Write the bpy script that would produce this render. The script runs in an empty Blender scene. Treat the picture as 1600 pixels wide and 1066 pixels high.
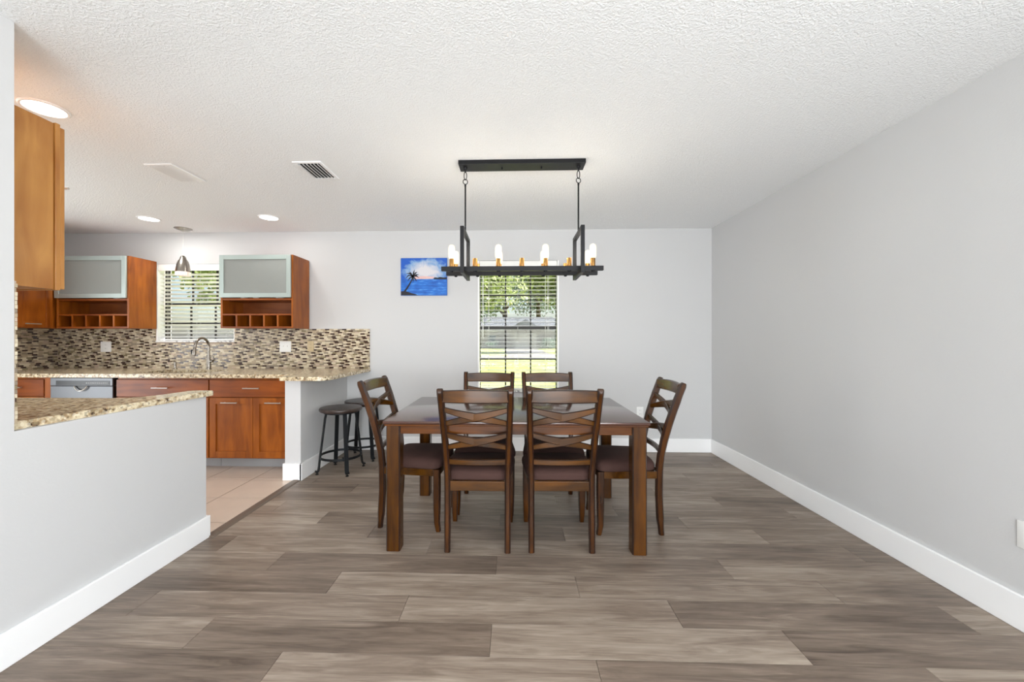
import bpy, bmesh, math, random
from mathutils import Vector, Matrix
random.seed(7)
R = math.radians
SC = bpy.context.scene
COL = SC.collection

# ------------------------------------------------------------------ camera, world, sun, exposure
cam_d = bpy.data.cameras.new('camera')
cam = bpy.data.objects.new('camera', cam_d); COL.objects.link(cam)
cam.location = (0, 0, 1.23)
cam.rotation_euler = (R(90), 0, R(1.8))
cam_d.sensor_width = 36.0
cam_d.lens = 36.0 * 622.0 / 1600.0
cam_d.shift_x = 16.0 / 1600.0
cam_d.shift_y = -2.5 / 1600.0
cam_d.clip_start = 0.02; cam_d.clip_end = 400
SC.camera = cam

W = bpy.data.worlds.new('sky'); SC.world = W; W.use_nodes = True
wn = W.node_tree; wn.nodes.clear()
sky = wn.nodes.new('ShaderNodeTexSky'); sky.sky_type = 'NISHITA'; sky.sun_disc = False
sky.sun_elevation = R(48); sky.sun_rotation = R(75); sky.air_density = 1.0; sky.dust_density = 2.0
bg = wn.nodes.new('ShaderNodeBackground'); bg.inputs['Strength'].default_value = 0.2
wo = wn.nodes.new('ShaderNodeOutputWorld')
wn.links.new(sky.outputs[0], bg.inputs[0]); wn.links.new(bg.outputs[0], wo.inputs[0])

sun_d = bpy.data.lights.new('sun', 'SUN'); sun_d.energy = 11.0; sun_d.angle = R(0.6); sun_d.color = (1.0, .95, .86)
sun = bpy.data.objects.new('sun', sun_d); COL.objects.link(sun); sun.location = (10, -8, 20)
sun.rotation_euler = Vector((-.60, -.16, -.78)).to_track_quat('-Z', 'Y').to_euler()

# added fill light, unseen, in an opening made for it behind the camera
ad = bpy.data.lights.new('rear_fill', 'AREA'); ad.shape = 'RECTANGLE'; ad.size = 3.3; ad.size_y = 2.0
ad.energy = 285; ad.color = (.935, .972, 1.0)
al = bpy.data.objects.new('rear_fill', ad); COL.objects.link(al); al.location = (0.1, -3.42, 1.06)
al.rotation_euler = (R(120), 0, R(-15))    # towards +Y and up to brighten the ceiling, turned to lift the right wall

# added fill light in the right wall behind the camera, unseen source
sd_ = bpy.data.lights.new('side_fill', 'AREA'); sd_.shape = 'RECTANGLE'; sd_.size = 1.95; sd_.size_y = 1.3
sd_.energy = 155; sd_.color = (.935, .972, 1.0)
sl_ = bpy.data.objects.new('side_fill', sd_); COL.objects.link(sl_); sl_.location = (2.19, -1.6, 1.42)
sl_.rotation_euler = (R(114), 0, R(90))     # shines towards -X

# added fill light outside the frame at left, brightens kitchen ceiling and right wall
kd_ = bpy.data.lights.new('kitchen_fill', 'AREA'); kd_.shape = 'RECTANGLE'; kd_.size = 1.2; kd_.size_y = 1.85
kd_.energy = 48; kd_.color = (.935, .972, 1.0)
kl_ = bpy.data.objects.new('kitchen_fill', kd_); COL.objects.link(kl_); kl_.location = (-5.24, 2.2, 1.05)
kl_.rotation_euler = (R(104), 0, R(-90))     # shines towards +X

vs = SC.view_settings
vs.view_transform = 'Standard'; vs.look = 'None'; vs.exposure = 0.0; vs.gamma = 1.0; vs.use_curve_mapping = False

# ------------------------------------------------------------------ materials
MATS = {}
def srgb(r, g, b):
    f = lambda c: (c/255/12.92) if c/255 <= .04045 else ((c/255+.055)/1.055)**2.4
    return (f(r), f(g), f(b), 1)

def newmat(name):
    m = bpy.data.materials.new(name); m.use_nodes = True
    nt = m.node_tree; b = nt.nodes['Principled BSDF']
    MATS[name] = m
    return m, nt, b

def plain(name, col, rough=.5, metal=0.0, bump=0, bscale=60, coat=0, spec=.5, emis=None, estr=0, var=0.06, vscale=4):
    m, nt, b = newmat(name)
    b.inputs['Roughness'].default_value = rough; b.inputs['Metallic'].default_value = metal
    b.inputs['Specular IOR Level'].default_value = spec
    b.inputs['Coat Weight'].default_value = coat
    tc = nt.nodes.new('ShaderNodeTexCoord')
    n = nt.nodes.new('ShaderNodeTexNoise'); n.inputs['Scale'].default_value = vscale; n.inputs['Detail'].default_value = 3
    nt.links.new(tc.outputs['Object'], n.inputs['Vector'])
    r = nt.nodes.new('ShaderNodeMapRange'); r.inputs['To Min'].default_value = 1-var; r.inputs['To Max'].default_value = 1+var
    nt.links.new(n.outputs['Fac'], r.inputs['Value'])
    mx = nt.nodes.new('ShaderNodeVectorMath'); mx.operation = 'SCALE'; mx.inputs[0].default_value = col[:3]
    nt.links.new(r.outputs[0], mx.inputs['Scale']); nt.links.new(mx.outputs[0], b.inputs['Base Color'])
    if bump:
        n2 = nt.nodes.new('ShaderNodeTexNoise'); n2.inputs['Scale'].default_value = bscale; n2.inputs['Detail'].default_value = 4
        nt.links.new(tc.outputs['Object'], n2.inputs['Vector'])
        bp = nt.nodes.new('ShaderNodeBump'); bp.inputs['Strength'].default_value = bump; bp.inputs['Distance'].default_value = .003
        nt.links.new(n2.outputs['Fac'], bp.inputs['Height']); nt.links.new(bp.outputs[0], b.inputs['Normal'])
    if emis:
        b.inputs['Emission Color'].default_value = emis; b.inputs['Emission Strength'].default_value = estr
    return m

def wood(name, dark, light, axis=2, rough=.32, coat=.25, scale=5.0, stretch=9.0, spec=.5):
    """grain stretched along one local axis"""
    m, nt, b = newmat(name); L = nt.links.new
    tc = nt.nodes.new('ShaderNodeTexCoord'); mp = nt.nodes.new('ShaderNodeMapping')
    s = [scale*stretch]*3; s[axis] = scale
    mp.inputs['Scale'].default_value = s
    L(tc.outputs['Object'], mp.inputs['Vector'])
    oi = nt.nodes.new('ShaderNodeObjectInfo')
    ml = nt.nodes.new('ShaderNodeMath'); ml.operation = 'MULTIPLY'; ml.inputs[1].default_value = 40
    L(oi.outputs['Random'], ml.inputs[0])
    cb = nt.nodes.new('ShaderNodeCombineXYZ')
    for k in range(3): L(ml.outputs[0], cb.inputs[k])
    L(cb.outputs[0], mp.inputs['Location'])
    n = nt.nodes.new('ShaderNodeTexNoise'); n.inputs['Scale'].default_value = 1; n.inputs['Detail'].default_value = 6; n.inputs['Distortion'].default_value = .6
    L(mp.outputs[0], n.inputs['Vector'])
    n2 = nt.nodes.new('ShaderNodeTexNoise'); n2.inputs['Scale'].default_value = 4; n2.inputs['Detail'].default_value = 2
    L(tc.outputs['Object'], n2.inputs['Vector'])
    ad_ = nt.nodes.new('ShaderNodeMath'); ad_.operation = 'MULTIPLY_ADD'; ad_.inputs[1].default_value = .5
    L(n2.outputs['Fac'], ad_.inputs[0]); L(n.outputs['Fac'], ad_.inputs[2])
    cr = nt.nodes.new('ShaderNodeValToRGB')
    cr.color_ramp.elements[0].position = .48; cr.color_ramp.elements[0].color = dark
    cr.color_ramp.elements[1].position = 1.0; cr.color_ramp.elements[1].color = light
    L(ad_.outputs[0], cr.inputs[0]); L(cr.outputs[0], b.inputs['Base Color'])
    b.inputs['Roughness'].default_value = rough; b.inputs['Specular IOR Level'].default_value = spec
    b.inputs['Coat Weight'].default_value = coat; b.inputs['Coat Roughness'].default_value = .15
    bp = nt.nodes.new('ShaderNodeBump'); bp.inputs['Strength'].default_value = .08; bp.inputs['Distance'].default_value = .002
    L(n.outputs['Fac'], bp.inputs['Height']); L(bp.outputs[0], b.inputs['Normal'])
    return m

plain('wall_grey', srgb(204, 204, 204), .75, bump=.12, bscale=110, var=.012, vscale=2)
plain('wall_outer', srgb(205, 196, 180), .9, bump=.3)
plain('white_trim', srgb(246, 246, 246), .38, var=.01)
plain('white_plastic', srgb(240, 240, 238), .35, var=.01)
plain('beige_plastic', srgb(196, 176, 140), .4, var=.02)
plain('dark_slot', srgb(30, 30, 30), .6)
plain('screed', srgb(70, 64, 58), .9)
plain('grout', srgb(178, 160, 142), .9)
plain('floor_grout', srgb(112, 94, 82), .9)
plain('threshold', srgb(104, 90, 78), .45)
plain('black_metal', srgb(24, 24, 26), .42, .2, spec=.25, var=.1, vscale=30)
plain('iron', srgb(30, 32, 35), .45, .6, var=.1, vscale=30)
plain('bronze_frame', srgb(36, 33, 31), .45, .4)
plain('brass', srgb(168, 126, 72), .36, .9, var=.05)
plain('nickel_dark', srgb(150, 144, 136), .26, 1.0)
plain('nickel', srgb(208, 203, 196), .3, .8, var=.04)
plain('satin_steel', srgb(104, 105, 107), .42, 1.0, var=.05, vscale=4)
plain('alu_frame', srgb(178, 190, 186), .4, .55, var=.02)
plain('black_plastic', srgb(24, 24, 26), .3)
plain('toe_grey', srgb(166, 167, 168), .5)
plain('seat_fabric', srgb(70, 49, 44), .85, bump=.25, bscale=400, var=.16, vscale=14, spec=.2)
plain('blind_white', srgb(244, 244, 240), .45, var=.01)
plain('cord_white', srgb(235, 235, 230), .7, var=.02)
plain('china', srgb(238, 236, 230), .25, var=.01)
plain('clear_cord', srgb(210, 210, 205), .4)
plain('lens_glow', srgb(255, 255, 250), .5, emis=(1.0, .98, .95, 1), estr=6.0)
plain('filament', srgb(255, 220, 170), .5, emis=(1.0, .80, .50, 1), estr=45.0)
plain('duct_dark', srgb(40, 40, 40), .8)
plain('bark', srgb(92, 78, 64), .95, bump=.6, bscale=20, var=.2)
plain('road', srgb(150, 149, 148), .9, bump=.2, var=.06, vscale=3)
plain('driveway', srgb(150, 146, 140), .9, var=.05, vscale=2)
plain('house_wall', srgb(142, 134, 128), .85, var=.03)
plain('house_trim', srgb(178, 172, 166), .7)
plain('roof_shingle', srgb(88, 93, 100), .9, bump=.5, bscale=8, var=.15, vscale=5)
plain('house_glass', srgb(70, 84, 92), .15)
plain('palm_paint', srgb(26, 24, 34), .6, var=.2, vscale=80)

# marble sill
m, nt, b = newmat('marble'); b.inputs['Roughness'].default_value = .25
tc = nt.nodes.new('ShaderNodeTexCoord'); n = nt.nodes.new('ShaderNodeTexNoise'); n.inputs['Scale'].default_value = 12; n.inputs['Detail'].default_value = 8; n.inputs['Distortion'].default_value = 1.5
cr = nt.nodes.new('ShaderNodeValToRGB'); cr.color_ramp.elements[0].position = .38; cr.color_ramp.elements[0].color = srgb(150, 150, 152); cr.color_ramp.elements[1].position = .5; cr.color_ramp.elements[1].color = srgb(238, 238, 236)
nt.links.new(tc.outputs['Object'], n.inputs['Vector']); nt.links.new(n.outputs['Fac'], cr.inputs[0]); nt.links.new(cr.outputs[0], b.inputs['Base Color'])

# textured ceiling
m, nt, b = newmat('ceiling_white'); L = nt.links.new
b.inputs['Base Color'].default_value = srgb(247, 248, 248); b.inputs['Roughness'].default_value = .9; b.inputs['Specular IOR Level'].default_value = .15
tc = nt.nodes.new('ShaderNodeTexCoord')
n = nt.nodes.new('ShaderNodeTexNoise'); n.inputs['Scale'].default_value = 115; n.inputs['Detail'].default_value = 3; n.inputs['Roughness'].default_value = .6
cr = nt.nodes.new('ShaderNodeValToRGB'); cr.color_ramp.elements[0].position = .42; cr.color_ramp.elements[1].position = .62
bp = nt.nodes.new('ShaderNodeBump'); bp.inputs['Strength'].default_value = .55; bp.inputs['Distance'].default_value = .0045
L(tc.outputs['Object'], n.inputs['Vector']); L(n.outputs['Fac'], cr.inputs[0]); L(cr.outputs[0], bp.inputs['Height']); L(bp.outputs[0], b.inputs['Normal'])

# vinyl planks: per-plank tone in the object property "tone", grain along x
m, nt, b = newmat('plank_vinyl'); L = nt.links.new
tc = nt.nodes.new('ShaderNodeTexCoord'); oi = nt.nodes.new('ShaderNodeObjectInfo')
ml = nt.nodes.new('ShaderNodeMath'); ml.operation = 'MULTIPLY'; ml.inputs[1].default_value = 60; L(oi.outputs['Random'], ml.inputs[0])
cb = nt.nodes.new('ShaderNodeCombineXYZ'); [L(ml.outputs[0], cb.inputs[k]) for k in range(3)]
def mapped(scale):
    mp = nt.nodes.new('ShaderNodeMapping'); mp.inputs['Scale'].default_value = scale
    L(tc.outputs['Object'], mp.inputs['Vector']); L(cb.outputs[0], mp.inputs['Location']); return mp
n1 = nt.nodes.new('ShaderNodeTexNoise'); n1.inputs['Scale'].default_value = 1; n1.inputs['Detail'].default_value = 7; n1.inputs['Roughness'].default_value = .62; n1.inputs['Distortion'].default_value = 1.1
L(mapped((2.4, 26, 5)).outputs[0], n1.inputs['Vector'])
n2 = nt.nodes.new('ShaderNodeTexNoise'); n2.inputs['Scale'].default_value = 1; n2.inputs['Detail'].default_value = 4; n2.inputs['Distortion'].default_value = .5
L(mapped((1.2, 6, 2)).outputs[0], n2.inputs['Vector'])
n3 = nt.nodes.new('ShaderNodeTexNoise'); n3.inputs['Scale'].default_value = 1; n3.inputs['Detail'].default_value = 3
L(mapped((9, 170, 9)).outputs[0], n3.inputs['Vector'])
at = nt.nodes.new('ShaderNodeAttribute'); at.attribute_type = 'OBJECT'; at.attribute_name = 'tone'
a1 = nt.nodes.new('ShaderNodeMath'); a1.operation = 'MULTIPLY_ADD'; a1.inputs[1].default_value = .75; L(n2.outputs['Fac'], a1.inputs[0]); L(n1.outputs['Fac'], a1.inputs[2])
a2 = nt.nodes.new('ShaderNodeMath'); a2.operation = 'MULTIPLY_ADD'; a2.inputs[1].default_value = .35; L(n3.outputs['Fac'], a2.inputs[0]); L(a1.outputs[0], a2.inputs[2])
a3 = nt.nodes.new('ShaderNodeMath'); a3.operation = 'ADD'; L(a2.outputs[0], a3.inputs[0]); L(at.outputs['Fac'], a3.inputs[1])
cr = nt.nodes.new('ShaderNodeValToRGB'); e = cr.color_ramp.elements
e[0].position = .58; e[0].color = srgb(84, 71, 61); e[1].position = 1.5 if False else 1.0; e[1].color = srgb(128, 114, 101)
el = e.new(.8); el.color = srgb(108, 94, 83)
mr = nt.nodes.new('ShaderNodeMapRange'); mr.inputs['From Min'].default_value = .62; mr.inputs['From Max'].default_value = 1.48; mr.inputs['To Min'].default_value = .5; mr.inputs['To Max'].default_value = 1.0
L(a3.outputs[0], mr.inputs['Value']); L(mr.outputs[0], cr.inputs[0])
e[0].position = .5; e[1].position = .74; e[2].position = 1.0
e[0].color = srgb(80, 67, 57); e[1].color = srgb(128, 113, 100); e[2].color = srgb(176, 162, 147)
L(cr.outputs[0], b.inputs['Base Color'])
b.inputs['Roughness'].default_value = .42; b.inputs['Specular IOR Level'].default_value = .4
bp = nt.nodes.new('ShaderNodeBump'); bp.inputs['Strength'].default_value = .12; bp.inputs['Distance'].default_value = .002
L(n1.outputs['Fac'], bp.inputs['Height']); L(bp.outputs[0], b.inputs['Normal'])

# ceramic floor tile
plain('floor_tile', srgb(208, 190, 174), .3, var=.09, vscale=7)

# granite
m, nt, b = newmat('granite'); L = nt.links.new
tc = nt.nodes.new('ShaderNodeTexCoord')
v = nt.nodes.new('ShaderNodeTexVoronoi'); v.inputs['Scale'].default_value = 85; v.inputs['Randomness'].default_value = 1
n = nt.nodes.new('ShaderNodeTexNoise'); n.inputs['Scale'].default_value = 38; n.inputs['Detail'].default_value = 5
L(tc.outputs['Object'], v.inputs['Vector']); L(tc.outputs['Object'], n.inputs['Vector'])
c1 = nt.nodes.new('ShaderNodeValToRGB'); c1.color_ramp.elements[0].position = .36; c1.color_ramp.elements[0].color = srgb(74, 58, 46)
c1.color_ramp.elements[1].position = .46; c1.color_ramp.elements[1].color = srgb(168, 142, 108); q = c1.color_ramp.elements.new(.58); q.color = srgb(232, 220, 190)
L(n.outputs['Fac'], c1.inputs[0])
sp = nt.nodes.new('ShaderNodeSeparateColor'); L(v.outputs['Color'], sp.inputs[0])
c2 = nt.nodes.new('ShaderNodeValToRGB'); c2.color_ramp.interpolation = 'CONSTANT'
c2.color_ramp.elements[0].color = srgb(70, 58, 50); c2.color_ramp.elements[1].position = .12; c2.color_ramp.elements[1].color = srgb(176, 150, 116)
for p, cc in ((.35, (222, 208, 176)), (.7, (198, 178, 140)), (.88, (240, 230, 208))):
    q = c2.color_ramp.elements.new(p); q.color = srgb(*cc)
L(sp.outputs[0], c2.inputs[0])
mx = nt.nodes.new('ShaderNodeMix'); mx.data_type = 'RGBA'; mx.inputs[0].default_value = .45
L(c1.outputs[0], mx.inputs[6]); L(c2.outputs[0], mx.inputs[7]); L(mx.outputs[2], b.inputs['Base Color'])
b.inputs['Roughness'].default_value = .16

# mosaic colours
MOS = [('mosaic_cream', (216, 204, 178), .3), ('mosaic_beige', (182, 165, 138), .35), ('mosaic_taupe', (144, 131, 114), .3),
       ('mosaic_brown', (62, 42, 36), .15), ('mosaic_olive', (138, 126, 98), .2), ('mosaic_rose', (196, 176, 156), .35)]
for nm, c_, r_ in MOS: plain(nm, srgb(*c_), r_, var=.1, vscale=40)

# woods
wood('cab_wood_v', srgb(114, 54, 9), srgb(168, 92, 22), axis=2, scale=2.2, stretch=7, coat=.06, rough=.36, spec=.35)
wood('cab_wood_x', srgb(104, 46, 10), srgb(154, 80, 22), axis=0, scale=2.2, stretch=7, coat=.06, rough=.36, spec=.35)
wood('cab_honey', srgb(166, 104, 44), srgb(208, 150, 78), axis=2, scale=2.2, stretch=5, coat=.15)
wood('cab_inside', srgb(116, 56, 20), srgb(156, 88, 38), axis=0, scale=2.2, stretch=7, coat=0, rough=.5)
wood('chair_wood_v', srgb(30, 13, 3), srgb(80, 43, 6), axis=2, scale=3, stretch=8, rough=.22, coat=.0, spec=.35)
wood('chair_wood_x', srgb(38, 20, 3), srgb(92, 54, 7), axis=0, scale=3, stretch=8, rough=.22, coat=.0, spec=.35)
wood('table_top_wood', srgb(46, 25, 17), srgb(84, 48, 32), axis=0, scale=2, stretch=10, rough=.16, coat=.4)
wood('table_wood_x', srgb(50, 24, 4), srgb(104, 56, 9), axis=0, scale=3, stretch=8, rough=.22, coat=.0, spec=.35)
wood('table_wood_v', srgb(44, 22, 4), srgb(94, 54, 7), axis=2, scale=3, stretch=8, rough=.22, coat=.0, spec=.35)
wood('dark_edge', srgb(26, 12, 6), srgb(46, 22, 10), axis=2, scale=3, stretch=8, rough=.35, coat=.3)
wood('stool_wood', srgb(34, 24, 20), srgb(68, 51, 45), axis=0, scale=5, stretch=9, rough=.4, coat=.2)

# glass types
m, nt, b = newmat('window_glass')
b.inputs['Base Color'].default_value = (1, 1, 1, 1); b.inputs['Roughness'].default_value = 0.0
gl = nt.nodes.new('ShaderNodeBsdfGlossy'); gl.inputs['Roughness'].default_value = .0
tr = nt.nodes.new('ShaderNodeBsdfTransparent'); mxs = nt.nodes.new('ShaderNodeMixShader'); mxs.inputs[0].default_value = .013
nt.links.new(tr.outputs[0], mxs.inputs[1]); nt.links.new(gl.outputs[0], mxs.inputs[2]); nt.links.new(mxs.outputs[0], nt.nodes['Material Output'].inputs[0])

m, nt, b = newmat('frosted_glass')
b.inputs['Base Color'].default_value = srgb(168, 171, 167); b.inputs['Roughness'].default_value = .16
tr = nt.nodes.new('ShaderNodeBsdfTransparent'); tr.inputs[0].default_value = (.8, .82, .8, 1); mxs = nt.nodes.new('ShaderNodeMixShader'); mxs.inputs[0].default_value = .62
nt.links.new(tr.outputs[0], mxs.inputs[1]); nt.links.new(b.outputs[0], mxs.inputs[2]); nt.links.new(mxs.outputs[0], nt.nodes['Material Output'].inputs[0])

m, nt, b = newmat('bulb_glass')
gl = nt.nodes.new('ShaderNodeBsdfGlossy'); gl.inputs['Roughness'].default_value = .02
tr = nt.nodes.new('ShaderNodeBsdfTransparent'); em = nt.nodes.new('ShaderNodeEmission'); em.inputs[0].default_value = (1, .88, .66, 1); em.inputs[1].default_value = 1.7
mxs = nt.nodes.new('ShaderNodeMixShader'); mxs.inputs[0].default_value = .06
adds = nt.nodes.new('ShaderNodeMixShader'); adds.inputs[0].default_value = .55
nt.links.new(tr.outputs[0], mxs.inputs[1]); nt.links.new(gl.outputs[0], mxs.inputs[2])
nt.links.new(mxs.outputs[0], adds.inputs[1]); nt.links.new(em.outputs[0], adds.inputs[2]); nt.links.new(adds.outputs[0], nt.nodes['Material Output'].inputs[0])

m, nt, b = newmat('ribbed_glass')
b.inputs['Base Color'].default_value = srgb(240, 226, 214); b.inputs['Roughness'].default_value = .25
b.inputs['Emission Color'].default_value = (1, .86, .74, 1); b.inputs['Emission Strength'].default_value = .35

# grass, leaves
m, nt, b = newmat('lawn'); L = nt.links.new
tc = nt.nodes.new('ShaderNodeTexCoord'); n = nt.nodes.new('ShaderNodeTexNoise'); n.inputs['Scale'].default_value = .6; n.inputs['Detail'].default_value = 8
cr = nt.nodes.new('ShaderNodeValToRGB'); cr.color_ramp.elements[0].position = .35; cr.color_ramp.elements[0].color = srgb(150, 168, 84); cr.color_ramp.elements[1].position = .65; cr.color_ramp.elements[1].color = srgb(200, 206, 130)
L(tc.outputs['Object'], n.inputs['Vector']); L(n.outputs['Fac'], cr.inputs[0]); L(cr.outputs[0], b.inputs['Base Color']); b.inputs['Roughness'].default_value = .95
for nm, c_ in (('leaf_dark', (88, 112, 58)), ('leaf_light', (142, 158, 84)), ('leaf_blue', (92, 116, 92))):
    m = plain(nm, srgb(*c_), .6, var=.35, vscale=1.2)
    m.node_tree.nodes['Principled BSDF'].inputs['Transmission Weight'].default_value = 0

# canvas painting (flat print)
m, nt, b = newmat('beach_painting'); L = nt.links.new
tc = nt.nodes.new('ShaderNodeTexCoord'); sx = nt.nodes.new('ShaderNodeSeparateXYZ'); L(tc.outputs['Generated'], sx.inputs[0])
nz = nt.nodes.new('ShaderNodeTexNoise'); nz.inputs['Scale'].default_value = 6; nz.inputs['Detail'].default_value = 6; nz.inputs['Distortion'].default_value = 1.2
L(tc.outputs['Generated'], nz.inputs['Vector'])
# cloud mask: soft ellipse plus noise
mp = nt.nodes.new('ShaderNodeMapping'); mp.inputs['Location'].default_value = (-.53*1.9, 0, -.66*2.9); mp.inputs['Scale'].default_value = (1.9, 0, 2.9)
L(tc.outputs['Generated'], mp.inputs['Vector'])
ln = nt.nodes.new('ShaderNodeVectorMath'); ln.operation = 'LENGTH'; L(mp.outputs[0], ln.inputs[0])
mm = nt.nodes.new('ShaderNodeMath'); mm.operation = 'MULTIPLY_ADD'; mm.inputs[1].default_value = .9; L(nz.outputs['Fac'], mm.inputs[0])
neg = nt.nodes.new('ShaderNodeMath'); neg.operation = 'SUBTRACT'; neg.inputs[0].default_value = .75; L(ln.outputs['Value'], neg.inputs[1]); L(neg.outputs[0], mm.inputs[2])
cm = nt.nodes.new('ShaderNodeValToRGB'); cm.color_ramp.elements[0].position = .22; cm.color_ramp.elements[0].color = srgb(14, 88, 190)
cm.color_ramp.elements[1].position = .85; cm.color_ramp.elements[1].color = srgb(214, 212, 216)
q = cm.color_ramp.elements.new(.45); q.color = srgb(120, 160, 206)
L(mm.outputs[0], cm.inputs[0])
nw = nt.nodes.new('ShaderNodeTexNoise'); nw.inputs['Scale'].default_value = 1; nw.inputs['Detail'].default_value = 5
mp2 = nt.nodes.new('ShaderNodeMapping'); mp2.inputs['Scale'].default_value = (5, 1, 18); L(tc.outputs['Generated'], mp2.inputs['Vector']); L(mp2.outputs[0], nw.inputs['Vector'])
cs = nt.nodes.new('ShaderNodeValToRGB'); cs.color_ramp.elements[0].position = .35; cs.color_ramp.elements[0].color = srgb(8, 84, 176)
cs.color_ramp.elements[1].position = .72; cs.color_ramp.elements[1].color = srgb(92, 160, 222); L(nw.outputs['Fac'], cs.inputs[0])
q = cs.color_ramp.elements.new(.55); q.color = srgb(20, 110, 205)
hz = nt.nodes.new('ShaderNodeMath'); hz.operation = 'GREATER_THAN'; hz.inputs[1].default_value = .43; L(sx.outputs['Z'], hz.inputs[0])
mx = nt.nodes.new('ShaderNodeMix'); mx.data_type = 'RGBA'; L(hz.outputs[0], mx.inputs[0]); L(cs.outputs[0], mx.inputs[6]); L(cm.outputs[0], mx.inputs[7])
L(mx.outputs[2], b.inputs['Base Color']); b.inputs['Roughness'].default_value = .5
plain('pink_paint', srgb(226, 186, 182), .55, var=.12, vscale=60)
plain('canvas_edge', srgb(40, 110, 190), .6)

# ------------------------------------------------------------------ mesh helpers
def BM(): return bmesh.new()
def box(bm, x0, x1, y0, y1, z0, z1, bev=0, seg=2):
    if x0 > x1: x0, x1 = x1, x0
    if y0 > y1: y0, y1 = y1, y0
    if z0 > z1: z0, z1 = z1, z0
    vs_ = [bm.verts.new((x, y, z)) for z in (z0, z1) for (x, y) in ((x0, y0), (x1, y0), (x1, y1), (x0, y1))]
    fs = [bm.faces.new([vs_[i] for i in f]) for f in ((3, 2, 1, 0), (4, 5, 6, 7), (0, 1, 5, 4), (1, 2, 6, 5), (2, 3, 7, 6), (3, 0, 4, 7))]
    if bev:
        es = {ed for f in fs for ed in f.edges}
        bmesh.ops.bevel(bm, geom=list(es), offset=bev, segments=seg, affect='EDGES', profile=.5)
    return bm
def ring_loft(bm, rings, caps=True, closed=True, edge_mat=False):
    vr = [[bm.verts.new(p) for p in r] for r in rings]
    n = len(vr[0])
    for a, b_ in zip(vr[:-1], vr[1:]):
        for i in range(n if closed else n-1):
            j = (i+1) % n
            f_ = bm.faces.new((a[i], a[j], b_[j], b_[i]))
            if edge_mat and i % 2 == 0: f_.material_index = 1
    if caps:
        bm.faces.new(list(reversed(vr[0]))); bm.faces.new(vr[-1])
    return vr
def sweep(bm, pts, w, t, side, ch=.15):
    """chamfered rectangular section along pts. w = size along 'side', t = the other size (number or list)"""
    pts = [Vector(p) for p in pts]; side = Vector(side).normalized(); rings = []
    for i, p in enumerate(pts):
        tg = (pts[min(i+1, len(pts)-1)] - pts[max(i-1, 0)]).normalized()
        s_ = (side - tg*side.dot(tg)).normalized(); nn = tg.cross(s_)
        ww = (w[i] if isinstance(w, (list, tuple)) else w)/2; tt = (t[i] if isinstance(t, (list, tuple)) else t)/2
        c_ = min(ww, tt)*2*ch
        pr = [(ww-c_, -tt), (ww, -tt+c_), (ww, tt-c_), (ww-c_, tt), (-ww+c_, tt), (-ww, tt-c_), (-ww, -tt+c_), (-ww+c_, -tt)]
        rings.append([p + s_*a + nn*b_ for a, b_ in pr])
    ring_loft(bm, rings, edge_mat=True); return bm
def tube(bm, pts, r, n=12, closed_path=False):
    pts = [Vector(p) for p in pts]; rings = []
    up = Vector((0, 0, 1)); prev = None
    N = len(pts)
    for i, p in enumerate(pts):
        if closed_path: tg = (pts[(i+1) % N] - pts[i-1]).normalized()
        else: tg = (pts[min(i+1, N-1)] - pts[max(i-1, 0)]).normalized()
        a = prev if prev is not None else (Vector((1, 0, 0)) if abs(tg.x) < .9 else Vector((0, 1, 0)))
        a = (a - tg*a.dot(tg)).normalized(); prev = a; b_ = tg.cross(a)
        rr = r[i] if isinstance(r, (list, tuple)) else r
        rings.append([p + (a*math.cos(2*math.pi*k/n) + b_*math.sin(2*math.pi*k/n))*rr for k in range(n)])
    if closed_path:
        rings.append(rings[0]); ring_loft(bm, rings, caps=False); bmesh.ops.remove_doubles(bm, verts=bm.verts, dist=1e-6)
    else: ring_loft(bm, rings)
    return bm
def lathe(bm, prof, c=(0, 0, 0), n=24, caps=True):
    rings = [[(c[0]+r*math.cos(2*math.pi*k/n), c[1]+r*math.sin(2*math.pi*k/n), c[2]+z) for k in range(n)] for r, z in prof]
    ring_loft(bm, rings, caps=caps); return bm
def poly(bm, pts, z0, z1, bev=0):
    lo = [bm.verts.new((x, y, z0)) for x, y in pts]; hi = [bm.verts.new((x, y, z1)) for x, y in pts]
    bm.faces.new(list(reversed(lo))); tf = bm.faces.new(hi)
    n = len(pts)
    for i in range(n): bm.faces.new((lo[i], lo[(i+1) % n], hi[(i+1) % n], hi[i]))
    if bev: bmesh.ops.bevel(bm, geom=list(tf.edges), offset=bev, segments=2, affect='EDGES')
    return bm
def obj(name, bm, mat, parent=None, smooth=False, **props):
    if isinstance(mat, str) and mat.startswith(('chair_wood', 'table_wood')): mat = [mat, 'dark_edge']
    elif isinstance(mat, str):
        for f_ in bm.faces: f_.material_index = 0
    bmesh.ops.recalc_face_normals(bm, faces=bm.faces)
    me = bpy.data.meshes.new(name); bm.to_mesh(me); bm.free()
    for mm_ in (mat if isinstance(mat, (list, tuple)) else [mat]): me.materials.append(MATS[mm_])
    if smooth:
        me.polygons.foreach_set('use_smooth', [True]*len(me.polygons))
        try: me.set_sharp_from_angle(angle=R(35))
        except Exception: pass
    o = bpy.data.objects.new(name, me); COL.objects.link(o)
    if parent: o.parent = parent
    for k, v_ in props.items(): o[k] = v_
    return o
def share(src, name, parent, loc=(0, 0, 0), rot=(0, 0, 0)):
    o = bpy.data.objects.new(name, src.data); COL.objects.link(o); o.parent = parent; o.location = loc; o.rotation_euler = rot; return o
def thing(name, label, cat, loc=(0, 0, 0), rz=0, group=None, kind=None):
    o = bpy.data.objects.new(name, None); COL.objects.link(o); o.location = loc; o.rotation_euler = (0, 0, rz); o.empty_display_size = .1
    o['label'] = label; o['category'] = cat
    if group: o['group'] = group
    if kind: o['kind'] = kind
    return o
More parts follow.
